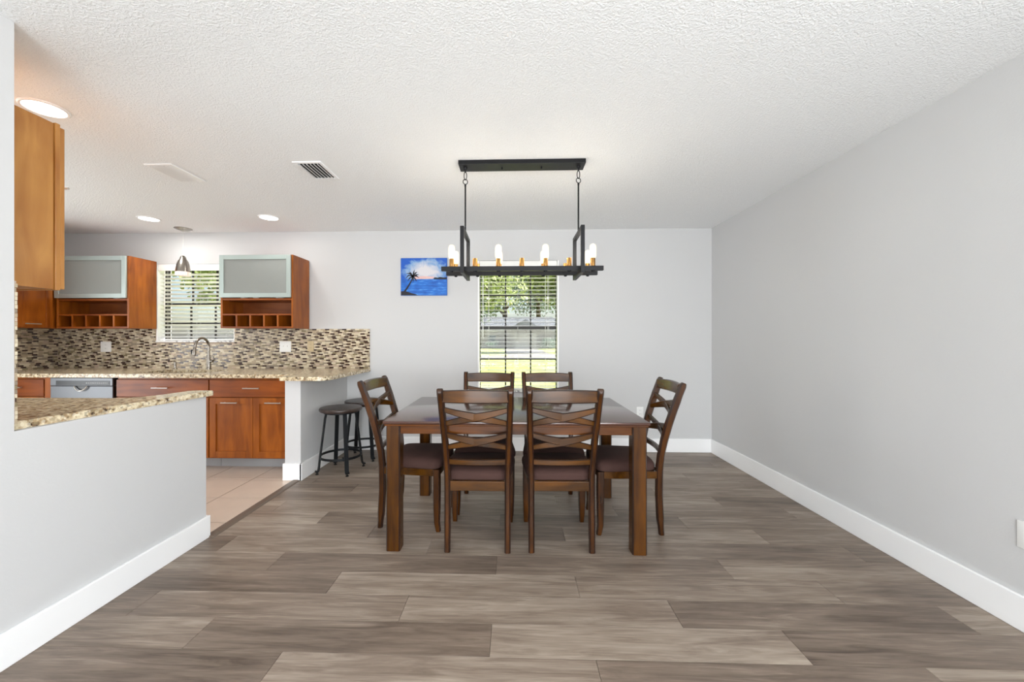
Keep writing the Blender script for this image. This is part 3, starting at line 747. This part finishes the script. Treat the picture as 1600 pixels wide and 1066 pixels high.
# pendant over the sink
pd = thing('pendant_lamp', 'small brushed nickel bell pendant lamp above the kitchen sink', 'lamp', (-3.614, 4.235, CEIL))
obj('canopy', lathe(BM(), [(.083, 0), (.083, -.004), (.06, -.014), (.03, -.024), (.008, -.03)], n=32), 'nickel_dark', pd, smooth=True)
obj('cord', tube(BM(), [(0, 0, -.03), (0, 0, -.30)], .0018, 8), 'clear_cord', pd)
obj('shade', lathe(BM(), [(.006, -.295), (.018, -.30), (.028, -.315), (.03, -.33), (.048, -.36), (.06, -.40), (.066, -.44), (.069, -.475), (.066, -.475), (.062, -.44), (.04, -.36)], n=32, caps=False), 'nickel_dark', pd, smooth=True)
bm = BM(); n = 48
ring_loft(bm, [[((.068+.0025*(k % 2)-dr)*math.cos(2*math.pi*k/n), (.068+.0025*(k % 2)-dr)*math.sin(2*math.pi*k/n), z) for k in range(n)] for z, dr in ((-.475, 0), (-.515, 0), (-.515, .006), (-.475, .006))], caps=False)
obj('glass_rim', bm, 'ribbed_glass', pd)

# ------------------------------------------------------------------ kitchen cabinets
def bar_handle(parent, x0, x1, y, z, axis='x', mat='nickel'):
    """bar pull in front (-y) of a face at y"""
    bm = BM()
    tube(bm, [(x0, y-.03, z), (x1, y-.03, z)], .0055, 10)
    for x in (x0+.02, x1-.02): tube(bm, [(x, y, z), (x, y-.03, z)], .0045, 8)
    return obj('handle', bm, mat, parent, smooth=True)
def shaker(name, parent, x0, x1, yf, z0, z1, rail=.058, tk=.02):
    """door whose outer face is at yf, facing -y"""
    bm = BM(); r_ = rail
    box(bm, x0, x0+r_, yf, yf+tk, z0, z1, .0015, 1); box(bm, x1-r_, x1, yf, yf+tk, z0, z1, .0015, 1)
    box(bm, x0+r_, x1-r_, yf, yf+tk, z0, z0+r_, .0015, 1); box(bm, x0+r_, x1-r_, yf, yf+tk, z1-r_, z1, .0015, 1)
    box(bm, x0+r_, x1-r_, yf+.011, yf+tk-.002, z0+r_, z1-r_)
    return obj(name, bm, 'cab_wood_v', parent)
def slab(name, parent, x0, x1, yf, z0, z1, tk=.02):
    return obj(name, box(BM(), x0, x1, yf, yf+tk, z0, z1, .002, 1), 'cab_wood_x', parent)
FY = 3.62     # face of base fronts
def base_cab(x0, x1, label, doors, drawer=True, handles=True):
    w = x1-x0; xc = (x0+x1)/2; h = w/2
    t = thing('base_cabinet', label, 'cabinet', (xc, 4.0, 0), 0, 'base cabinets under the kitchen window')
    f = FY-4.0
    bm = BM(); box(bm, -h, h, f+.021, YB-4.0-.012, .118, .66)
    if 'sink' in label: box(bm, -h, h, f+.021, f+.05, .66, .872)
    else: box(bm, -h, h, f+.021, YB-4.0-.012, .66, .872)
    obj('body', bm, 'cab_wood_v', t)
    obj('toe_kick', box(BM(), -h, h, f+.16, f+.178, 0, .118), 'toe_grey', t)
    d = slab('drawer_front', t, -h+.004, h-.004, f, .694, .852)
    bar_handle(d, -.077, .077, f, .778)
    n = doors; ww = (w-.008-.004*(n-1))/n
    for k in range(n):
        a = -h+.004 + k*(ww+.004); dr = shaker('door', t, a, a+ww, f, .128, .686)
        bar_handle(dr, a+ww/2-.075, a+ww/2+.075, f, .643)
    return t
base_cab(-2.842, -2.012, 'base cabinet with one drawer and two shaker doors beside the knee wall', 2)
base_cab(-3.737, -2.846, 'wide base cabinet below the sink, between dishwasher and the two-door cabinet', 2)
base_cab(-4.985, -4.438, 'dark-lit base cabinet with a drawer left of the dishwasher', 1)
t = thing('cabinet_filler', 'narrow wooden filler post left of the dishwasher', 'cabinet', (-4.406, 3.9, 0))
obj('filler_panel', box(BM(), -.03, .03, FY-3.9+.005, .4, .0, .872, .001, 1), 'cab_wood_v', t)

# dishwasher
dw = thing('dishwasher', 'stainless steel dishwasher with black control strip under the counter', 'dishwasher', (-4.061, 3.95, 0))
f = FY-3.95-.005
obj('body', box(BM(), -.305, .30, f+.045, .42, .10, .868), 'satin_steel', dw)
obj('door_panel', box(BM(), -.308, .30, f, f+.045, .11, .79, .004, 2), 'satin_steel', dw)
cp = obj('control_panel', box(BM(), -.308, .30, f-.002, f+.045, .793, .868, .004, 2), 'satin_steel', dw)
obj('display_strip', box(BM(), -.25, .275, f-.004, f-.001, .800, .842, .001, 1), 'black_plastic', cp)
for k in range(12):
    obj('button', box(BM(), .045+k*.018, .055+k*.018, f-.0052, f-.0035, .815, .826), 'toe_grey', cp)
bm = BM(); n = 12
pts = [(-.062+.124*k/n, f-.012-.01*math.sin(math.pi*k/n), .790-.042*math.sin(math.pi*k/n)**.7) for k in range(n+1)]
tube(bm, pts, .006, 8); obj('handle_lip', bm, 'nickel', dw, smooth=True)
bm = BM(); vsx = [(-.058+.116*k/n, .788-.034*math.sin(math.pi*k/n)**.7) for k in range(n+1)]
ring_loft(bm, [[(x, yy, z) for x, z in vsx] + [(.058, yy, .792), (-.058, yy, .792)] for yy in (f-.003, f+.001)])
obj('handle_pocket', bm, 'black_plastic', dw)
obj('toe_kick', box(BM(), -.305, .30, f+.16, f+.178, 0, .10), 'black_plastic', dw)

# granite counters
CT, CB = .908, .874
gc = thing('granite_counter', 'long speckled granite counter with breakfast bar under the kitchen window', 'counter', (-3.4, 4.0, CB))
off = Vector((3.4, -4.0, -CB)); X = lambda x: x+3.4; Yc = lambda y: y-4.0
SX0, SX1, SY0, SY1 = -3.66, -2.98, 3.72, 4.12
bm = BM(); th = CT-CB
box(bm, X(XK+.002), X(SX0), Yc(3.584), Yc(YB-.013), 0, th); box(bm, X(SX1), X(-2.024), Yc(3.584), Yc(YB-.013), 0, th)
box(bm, X(SX0), X(SX1), Yc(3.584), Yc(SY0), 0, th); box(bm, X(SX0), X(SX1), Yc(SY1), Yc(YB-.013), 0, th)
obj('main_slab', bm, 'granite', gc)
pts = [(X(-2.024), Yc(YB-.013)), (X(-2.024), Yc(3.37)), (X(-2.01), Yc(3.358))]
for k in range(7):
    a = R(-90+15*k); pts.append((X(-1.712+.11*math.cos(a)), Yc(3.468+.11*math.sin(a))))
pts += [(X(-1.602), Yc(YB-.013))]
obj('bar_slab', poly(BM(), pts, 0, th, .003), 'granite', gc)
# sink bowl and fittings
sk = thing('sink', 'undermount steel sink basin set into the granite counter', 'sink', ((SX0+SX1)/2, (SY0+SY1)/2, .70))
hx, hy = (SX1-SX0)/2-.001, (SY1-SY0)/2-.001; bm = BM(); h_ = .17
box(bm, -hx, hx, -hy, hy, -.012, 0); box(bm, -hx, -hx+.004, -hy, hy, 0, h_); box(bm, hx-.004, hx, -hy, hy, 0, h_); box(bm, -hx+.004, hx-.004, -hy, -hy+.004, 0, h_); box(bm, -hx+.004, hx-.004, hy-.004, hy, 0, h_)
obj('basin', bm, 'satin_steel', sk)
obj('drain', lathe(BM(), [(.04, 0), (.042, .002), (.03, .003)], n=24), 'nickel', sk)
fc = thing('faucet', 'brushed nickel gooseneck kitchen faucet in front of the mosaic backsplash', 'faucet', (-3.30, 4.20, CT))
obj('base', lathe(BM(), [(.027, 0), (.027, .006), (.022, .012), (.021, .10), (.016, .13)], n=24), 'nickel_dark', fc, smooth=True)
pts = [(0, 0, .12), (0, 0, .24)]
for k in range(13):
    a = R(180*k/12*.97); pts.append((-.01*k/12, -.085+.085*math.cos(a), .25+.085*math.sin(a)))
pts += [(-.012, -.172, .235)]
obj('gooseneck', tube(BM(), pts, .0125, 14), 'nickel_dark', fc, smooth=True)
obj('spray_head', tube(BM(), [(-.012, -.172, .24), (-.013, -.176, .215), (-.014, -.184, .165), (-.014, -.186, .155)], [.013, .016, .019, .017], 16), 'nickel_dark', fc, smooth=True)
obj('spray_button', box(BM(), -.038, -.028, -.195, -.175, .165, .215, .003), 'black_plastic', fc)
bm = BM(); tube(bm, [(.018, 0, .085), (.05, -.004, .088)], .014, 12); tube(bm, [(.05, -.004, .088), (.072, -.012, .105), (.066, -.022, .135), (.058, -.03, .15)], [.009, .008, .0065, .005], 10)
obj('lever', bm, 'nickel_dark', fc, smooth=True)
sd = thing('soap_dispenser', 'small nickel soap dispenser on the counter left of the faucet', 'dispenser', (-3.69, 4.22, CT))
obj('body', lathe(BM(), [(.022, 0), (.022, .005), (.014, .012), (.011, .05), (.013, .075), (.011, .08)], n=20), 'nickel_dark', sd, smooth=True)
obj('spout', tube(BM(), [(0, 0, .078), (0, -.01, .088), (-.01, -.05, .088), (-.01, -.06, .08)], .006, 10), 'nickel_dark', sd, smooth=True)

# near granite counter on the half wall and its run of base units along the partition
ng = thing('granite_counter', 'near speckled granite counter on top of the white half wall', 'counter', (-2.3, 1.8, .8785))
X = lambda x: x+2.3; Yc = lambda y: y-1.8
pts = [(-3.2, YP+.012), (-1.940, YP+.012), (-1.888, 2.432), (-1.893, 2.446), (-2.00, 2.446), (-2.03, 2.42), (-2.035, 2.34), (-2.045, 2.24), (-2.075, 2.16), (-2.13, 2.118), (-2.2, 2.108), (-3.2, 2.108)]
obj('slab', poly(BM(), [(X(x), Yc(y)) for x, y in pts], 0, .0305, .003), 'granite', ng)
nb = thing('base_cabinet', 'base cabinet hidden behind the half wall below the near granite counter', 'cabinet', (-2.62, 1.75, 0))
obj('body', box(BM(), -.56, .56, -.27, .29, .10, .876), 'cab_wood_v', nb)
obj('toe_kick', box(BM(), -.56, .56, -.27, .22, 0, .10), 'toe_grey', nb)
for k in range(2):
    a = -.555+.557*k
    d = obj('door', box(BM(), a, a+.55, .29, .31, .128, .686, .002), 'cab_wood_v', nb)
    obj('drawer_front', box(BM(), a, a+.55, .29, .31, .694, .852, .002), 'cab_wood_x', nb)

# near upper cabinet with its end panel towards the camera
nu = thing('wall_cabinet', 'near honey-brown wall cabinet beside the left wall edge, below the big ceiling light', 'cabinet', (-2.5, YP, 1.456))
obj('body', box(BM(), -.39, .397, .001, .29, .003, .762), 'cab_honey', nu)
bm = BM(); box(bm, -.40, -.355, .293, .312, 0, .766, .001, 1); box(bm, .36, .404, .293, .312, 0, .766, .001, 1); box(bm, -.355, .36, .293, .312, 0, .045); box(bm, -.355, .36, .293, .312, .72, .766)
obj('face_frame', bm, 'cab_honey', nu)
for k in range(2):
    a = -.395+.4*k; d = obj('door', box(BM(), a, a+.396 if k == 0 else .400, .314, .334, .007, .755, .003, 2), 'cab_honey', nu)
    bm = BM(); xh = a+.335
    tube(bm, [(xh-.15, .362, .49), (xh+.045, .362, .49)], .0055, 10)
    for xx in (xh-.12, xh+.02): tube(bm, [(xx, .333, .49), (xx, .362, .49)], .0045, 8)
    obj('handle', bm, 'nickel', d, smooth=True)

# wall cabinets with frosted lift doors over cubbies
UZ0, UZ1, UY = 1.347, 2.110, 4.06
def glass_cab(x0, x1, label):
    w = x1-x0; h = w/2
    t = thing('wall_cabinet', label, 'cabinet', ((x0+x1)/2, YB, UZ0), 0, 'frosted glass wall cabinets')
    f = UY-YB; H = UZ1-UZ0; p = .02; bk = -.014
    for s in (-1, 1): obj('side_panel', box(BM(), s*h-s*p, s*h, f, bk, 0, H, .0015, 1), 'cab_wood_v', t)
    bm = BM(); box(bm, -h+p, h-p, f, bk, H-p, H); obj('top_panel', bm, 'cab_wood_x', t)
    obj('back_panel', box(BM(), -h+p, h-p, bk-.012, bk, p, H-p), 'cab_inside', t)
    obj('bottom_panel', box(BM(), -h+p, h-p, f, bk-.012, 0, .018), 'cab_wood_x', t)
    obj('shelf', box(BM(), -h+p, h-p, f+.004, bk-.012, .134, .15), 'cab_wood_x', t)
    obj('shelf', box(BM(), -h+p, h-p, f+.004, bk-.012, .292, .312), 'cab_wood_x', t)
    n = 5; iw = (w-2*p)/n
    for k in range(1, n):
        x = -h+p+iw*k; obj('cubby_divider', box(BM(), x-.009, x+.009, f+.004, bk-.012, .018, .134), 'cab_wood_v', t)
    g0, g1 = .318, H-.004; fr = .046; yd = f-.022
    bm = BM(); a, b_ = -h+.001, h-.016
    box(bm, a, a+fr, yd, yd+.02, g0, g1, .0015, 1); box(bm, b_-fr, b_, yd, yd+.02, g0, g1, .0015, 1); box(bm, a+fr, b_-fr, yd, yd+.02, g0, g0+fr, .0015, 1); box(bm, a+fr, b_-fr, yd, yd+.02, g1-fr, g1, .0015, 1)
    d = obj('lift_door', bm, 'alu_frame', t)
    obj('frosted_pane', box(BM(), a+fr-.004, b_-fr+.004, yd+.008, yd+.013, g0+fr-.004, g1-fr+.004), 'frosted_glass', d)
    return t
glass_cab(-3.064, -2.293, 'frosted glass wall cabinet with wine cubbies right of the kitchen window')
glass_cab(-4.842, -4.050, 'frosted glass wall cabinet with wine cubbies left of the kitchen window')
def cup(x, y, label, r=.038, h=.09):
    t = thing('cup', label, 'cup', (x, y, UZ0+.312), 0, 'cups behind frosted cabinet glass')
    obj('cup_body', lathe(BM(), [(r*.7, 0), (r*.85, .004), (r, h*.5), (r*1.02, h), (r*.94, h), (r*.9, h*.5), (r*.6, .008)], n=20), 'china', t, smooth=True)
    bm = BM(); tube(bm, [(r*.9, 0, h*.78), (r*1.45, 0, h*.72), (r*1.5, 0, h*.4), (r*.85, 0, h*.28)], .005, 8); obj('cup_handle', bm, 'china', t, smooth=True)
cup(-2.86, 4.13, 'pale cup behind frosted glass of the right cabinet, leftmost')
cup(-2.73, 4.13, 'tall pale cup in the middle behind frosted glass of the right cabinet', .032, .13)
cup(-2.48, 4.14, 'pale cup behind frosted glass of the right cabinet, rightmost', .045, .10)
cup(-4.22, 4.13, 'pale cup behind frosted glass of the left cabinet', .06, .13)

# corner wall cabinet on the kitchen side wall, door faces +x
cc = thing('wall_cabinet', 'wooden corner wall cabinet with a shaker door at the far left of the kitchen', 'cabinet', (XK, 3.75, UZ0))
H = UZ1-UZ0
obj('body', box(BM(), .001, .35, -.45, .636, 0, H), 'cab_wood_v', cc)
for (a, b_) in ((-.03, .285), (-.36, -.036)):
    bm = BM(); r_ = .058; xa, xb = .351, .371
    box(bm, xa, xb, a, a+r_, .004, H-.004, .0015, 1); box(bm, xa, xb, b_-r_, b_, .004, H-.004, .0015, 1); box(bm, xa, xb, a+r_, b_-r_, .004, .004+r_, .0015, 1); box(bm, xa, xb, a+r_, b_-r_, H-.004-r_, H-.004, .0015, 1)
    box(bm, xa, xb-.008, a+r_, b_-r_, .004+r_, H-.004-r_)
    d = obj('door', bm, 'cab_wood_v', cc)
    bm = BM(); m_ = (a+b_)/2-.03; tube(bm, [(.398, m_-.065, .04), (.398, m_+.065, .04)], .0055, 10)
    for q in (-.045, .045): tube(bm, [(.371, m_+q, .04), (.398, m_+q, .04)], .0045, 8)
    obj('handle', bm, 'nickel', d, smooth=True)

# ------------------------------------------------------------------ outlets and switches
def plate(name, label, cat, loc, rz, w, h, mat, kind):
    t = thing(name, label, cat, loc, rz, 'wall plates')
    obj('cover_plate', box(BM(), -w/2, w/2, -.005, 0, -h/2, h/2, .002, 2), mat, t, smooth=True)
    if kind == 'outlet':
        for s in (-1, 1):
            r_ = obj('receptacle', box(BM(), -.0165, .0165, -.0065, -.0045, s*.0195-.014, s*.0195+.014, .001, 1), mat, t)
            for q in (-1, 1): obj('slot', box(BM(), q*.006-.001, q*.006+.001, -.0069, -.0062, s*.0195-.004, s*.0195+.005), 'dark_slot', r_)
    elif kind == 'switch':
        for s in ((-1, 1) if w > .09 else (0,)):
            obj('toggle', box(BM(), s*.023-.005, s*.023+.005, -.014, -.0045, -.004, .012, .001, 1), mat, t)
    return t
YS = YB-.0115
plate('wall_outlet', 'square white outlet plate on the mosaic under the left glass cabinet', 'outlet', (-4.644, YS, 1.146), 0, .125, .118, 'white_plastic', 'outlet')
plate('wall_switch', 'square white double switch plate on the mosaic under the right glass cabinet', 'switch', (-2.566, YS, 1.149), 0, .13, .122, 'white_plastic', 'switch')
plate('wall_outlet', 'narrow beige outlet plate on the mosaic right of the white switch', 'outlet', (-2.279, YS, 1.154), 0, .074, .116, 'beige_plastic', 'outlet')
plate('wall_outlet', 'white outlet plate low on the right wall at the frame edge', 'outlet', (XR-.0005, 1.728, .405), R(-90), .076, .116, 'white_plastic', 'outlet')
plate('wall_outlet', 'white outlet plate low on the back wall behind the right end chair', 'outlet', (1.375, YB-.0005, .435), 0, .074, .116, 'white_plastic', 'outlet')

# ------------------------------------------------------------------ painting
PX0, PX1, PZ0, PZ1 = -1.259, -.743, 1.717, 2.132
pt = thing('canvas_painting', 'blue beach canvas painting with a black palm tree on the back wall', 'painting', ((PX0+PX1)/2, YB, (PZ0+PZ1)/2))
hw, hh = (PX1-PX0)/2, (PZ1-PZ0)/2
obj('canvas', box(BM(), -hw, hw, -.020, -.001, -hh, hh, .002, 2), 'canvas_edge', pt)
obj('painted_scene', box(BM(), -hw+.002, hw-.002, -.0206, -.0199, -hh+.002, hh-.002), 'beach_painting', pt)
U = lambda u, v: (-hw + 2*hw*u, hh - 2*hh*v)       # u right, v down, 0..1
def flat(name, pts, y, mat, d=.0005):
    bm = BM(); P = [U(u, v_) for u, v_ in pts]
    a = [bm.verts.new((x, y, z)) for x, z in P]; b_ = [bm.verts.new((x, y+d, z)) for x, z in P]
    bm.faces.new(a); bm.faces.new(list(reversed(b_))); n = len(P)
    for i in range(n): bm.faces.new((a[i], b_[i], b_[(i+1) % n], a[(i+1) % n]))
    return obj(name, bm, mat, pt)
flat('painted_glow', [(.3, .5), (.45, .485), (.72, .5), (.72, .545), (.5, .56), (.32, .56)], -.0212, 'pink_paint')
flat('painted_shore', [(.70, .545), (.74, .52), (.8, .53), (.85, .51), (.92, .525), (1-.005, .52), (1-.005, .575), (.72, .57)], -.0213, 'palm_paint')
flat('painted_island', [(.005, .995), (.005, .89), (.07, .88), (.15, .90), (.24, .94), (.32, .965), (.38, .995)], -.0214, 'palm_paint')
bm = BM()
def stroke(bm, pts, w):
    P = [Vector((U(*p)[0], -.0216, U(*p)[1])) for p in pts]
    L_, R_ = [], []
    for i, p in enumerate(P):
        tg = (P[min(i+1, len(P)-1)]-P[max(i-1, 0)]).normalized(); nn = Vector((-tg.z, 0, tg.x)); ww = w[i]
        L_.append(bm.verts.new(p+nn*ww)); R_.append(bm.verts.new(p-nn*ww))
    for i in range(len(P)-1): bm.faces.new((L_[i], L_[i+1], R_[i+1], R_[i]))
stroke(bm, [(.08, .90), (.14, .80), (.19, .70), (.235, .60), (.26, .49)], [.011, .009, .008, .0065, .005])
for tip, mid in (((.10, .55), (.17, .46)), ((.12, .41), (.19, .41)), ((.30, .31), (.28, .39)), ((.36, .37), (.32, .40)), ((.40, .44), (.33, .45)), ((.40, .53), (.34, .48)), ((.35, .62), (.31, .55)), ((.27, .64), (.27, .56)), ((.15, .62), (.19, .54)), ((.19, .36), (.22, .41))):
    stroke(bm, [(.26, .49), mid, tip], [.005, .0075, .001])
obj('painted_palm', bm, 'palm_paint', pt)

# ------------------------------------------------------------------ outdoors
GZ = -.15
gl_ = obj('lawn', box(BM(), -90, 70, YT+.0, 110, GZ-.3, GZ), 'lawn', None, label='sunlit grass lawn outside the windows', category='lawn'); gl_['kind'] = 'structure'
st_ = obj('street', box(BM(), -90, 70, 27, 33, GZ, GZ+.02), 'road', None, label='pale street running across beyond the lawn', category='street'); st_['kind'] = 'structure'
dv = obj('driveway', poly(BM(), [(-.5, 33), (3.5, 33), (3.2, 58), (-1.5, 58)], GZ, GZ+.025), 'driveway', None, label='concrete driveway of the house across the street', category='driveway'); dv['kind'] = 'structure'
def house(cx, cy, label, w=18, d=9):
    h = thing('house', label, 'house', (cx, cy, GZ))
    obj('wall', box(BM(), -w/2, w/2, 0, d, 0, 2.7), 'house_wall', h)
    bm = BM(); o_ = .6; e_ = 2.7
    v_ = [bm.verts.new(p) for p in ((-w/2-o_, -o_, e_), (w/2+o_, -o_, e_), (w/2+o_, d+o_, e_), (-w/2-o_, d+o_, e_), (-w/2+3.5, d/2, e_+2.3), (w/2-3.5, d/2, e_+2.3))]
    for f in ((0, 1, 5, 4), (1, 2, 5), (2, 3, 4, 5), (3, 0, 4), (3, 2, 1, 0)): bm.faces.new([v_[i] for i in f])
    obj('roof', bm, 'roof_shingle', h)
    bm = BM()                                   # front gable over the garage
    v_ = [bm.verts.new(p) for p in ((-1.8, -2.6, e_), (3.8, -2.6, e_), (1.0, -2.6, e_+1.6), (-1.8, 3, e_), (3.8, 3, e_), (1.0, 3, e_+1.6))]
    for f in ((0, 1, 2), (0, 2, 5, 3), (1, 4, 5, 2), (3, 5, 4)): bm.faces.new([v_[i] for i in f])
    obj('gable_roof', bm, 'roof_shingle', h)
    obj('garage_wing', box(BM(), -1.4, 3.4, -2.2, 0, 0, 2.7), 'house_wall', h)
    obj('garage_door', box(BM(), -.6, 2.6, -2.26, -2.2, 0, 2.2), 'house_trim', h)
    for x in (-7, -4): f_ = obj('window', box(BM(), x-.7, x+.7, -.06, 0, .9, 2.1), 'house_trim', h); obj('pane', box(BM(), x-.6, x+.6, -.08, -.06, 1.0, 2.0), 'house_glass', f_)
    f_ = obj('window', box(BM(), 5.3, 6.9, -.06, 0, .9, 2.1), 'house_trim', h); obj('pane', box(BM(), 5.4, 6.8, -.08, -.06, 1.0, 2.0), 'house_glass', f_)
    obj('fascia', box(BM(), -w/2-o_, w/2+o_, -o_-.05, -o_, e_-.2, e_+.02), 'house_trim', h)
    return h
house(.6, 60, 'grey-roofed single-storey house across the street')
def crown_mesh(name, rx, rz_, n, size, seed, parent, mat):
    rnd = random.Random(seed); verts, faces = [], []
    blobs = [(rnd.uniform(-.6, .6)*rx, rnd.uniform(-.6, .6)*rx, rnd.uniform(-.55, .6)*rz_, rnd.uniform(.35, .6)) for _ in range(14)]
    for _ in range(n):
        bx_, by_, bz_, br = rnd.choice(blobs)
        d = Vector((rnd.gauss(0, 1), rnd.gauss(0, 1), rnd.gauss(0, 1))).normalized()*rnd.uniform(.55, 1)
        p = Vector((bx_+d.x*br*rx, by_+d.y*br*rx, bz_+d.z*br*rz_))
        a = Vector((rnd.gauss(0, 1), rnd.gauss(0, 1), rnd.gauss(0, 1))).normalized(); b_ = a.orthogonal().normalized()
        s_ = size*rnd.uniform(.6, 1.3); k = len(verts)
        verts += [p-a*s_, p+b_*s_*.45, p+a*s_, p-b_*s_*.45]; faces.append((k, k+1, k+2, k+3))
    me = bpy.data.meshes.new(name); me.from_pydata([tuple(v_) for v_ in verts], [], faces); me.materials.append(MATS[mat])
    o = bpy.data.objects.new(name, me); COL.objects.link(o); o.parent = parent; o['kind'] = 'stuff'; return o
def tree(x, y, h, rx, mat, label, seed, n=5200, size=.34):
    t = thing('tree', label, 'tree', (x, y, GZ), 0, 'trees outside the windows')
    rnd = random.Random(seed); bm = BM()
    tube(bm, [(0, 0, 0), (.1, .05, h*.25), (.0, 0, h*.5), (.15, .1, h*.8)], [h*.035, h*.028, h*.022, h*.008], 10)
    for k in range(5):
        a = rnd.uniform(0, 6.28); z = h*rnd.uniform(.3, .55); tube(bm, [(0, 0, z), (rx*.3*math.cos(a), rx*.3*math.sin(a), z+h*.12), (rx*.6*math.cos(a), rx*.6*math.sin(a), z+h*.2)], [h*.014, h*.009, h*.004], 6)
    obj('trunk', bm, 'bark', t, smooth=True)
    c_ = crown_mesh('foliage', rx, h*.36, n, size, seed, t, mat); c_.location = (0, 0, h*.64)
    return t
tree(-5.2, 50, 13, 5.5, 'leaf_dark', 'dark leafy tree left of the house across the street', 3)
tree(-1.8, 74, 17, 7.5, 'leaf_blue', 'tall tree behind the roof of the house across the street, left', 4)
tree(15.5, 76, 16, 6.0, 'leaf_dark', 'tall tree behind the roof of the house across the street, right', 5)
tree(5.6, 43, 13, 5.0, 'leaf_light', 'light green leafy tree right of the driveway', 6)
tree(-3.0, 30.5-5, 9.5, 3.8, 'leaf_light', 'light green tree on the lawn before the street, left of the dining window view', 8, 4200, .2)
tree(-22, 36, 12, 6, 'leaf_light', 'leafy tree seen through the kitchen window, nearer one', 9)
tree(-30, 56, 14, 7, 'leaf_dark', 'leafy tree seen through the kitchen window, farther left', 10)
tree(-46, 40, 14, 7, 'leaf_dark', 'leafy tree far left outside the kitchen window', 11)
tree(-14, 62, 15, 7, 'leaf_blue', 'bluish tall tree at the far left end of the house', 12)
tree(5.5, 92, 20, 7.5, 'leaf_dark', 'tallest dark tree farthest behind the house across the street', 14)
tree(22, 60, 15, 7, 'leaf_dark', 'dark tall tree at the far right end of the house', 13)
def shrub(x, y, r_, label, seed):
    t = thing('shrub', label, 'shrub', (x, y, GZ), 0, 'shrubs along the house across the street')
    obj('stem', tube(BM(), [(0, 0, 0), (.05, 0, r_)], [.06, .03], 6), 'bark', t)
    c_ = crown_mesh('foliage', r_, r_*.6, 900, .14, seed, t, 'leaf_blue'); c_.location = (0, 0, r_*.7)
shrub(4.9, 57, 1.2, 'rounded shrub right of the garage across the street', 21)
shrub(8.0, 57.4, 1.1, 'rounded shrub farthest right along the house front', 22)
shrub(-3.2, 58.5, 1.0, 'rounded shrub left of the garage across the street', 23)
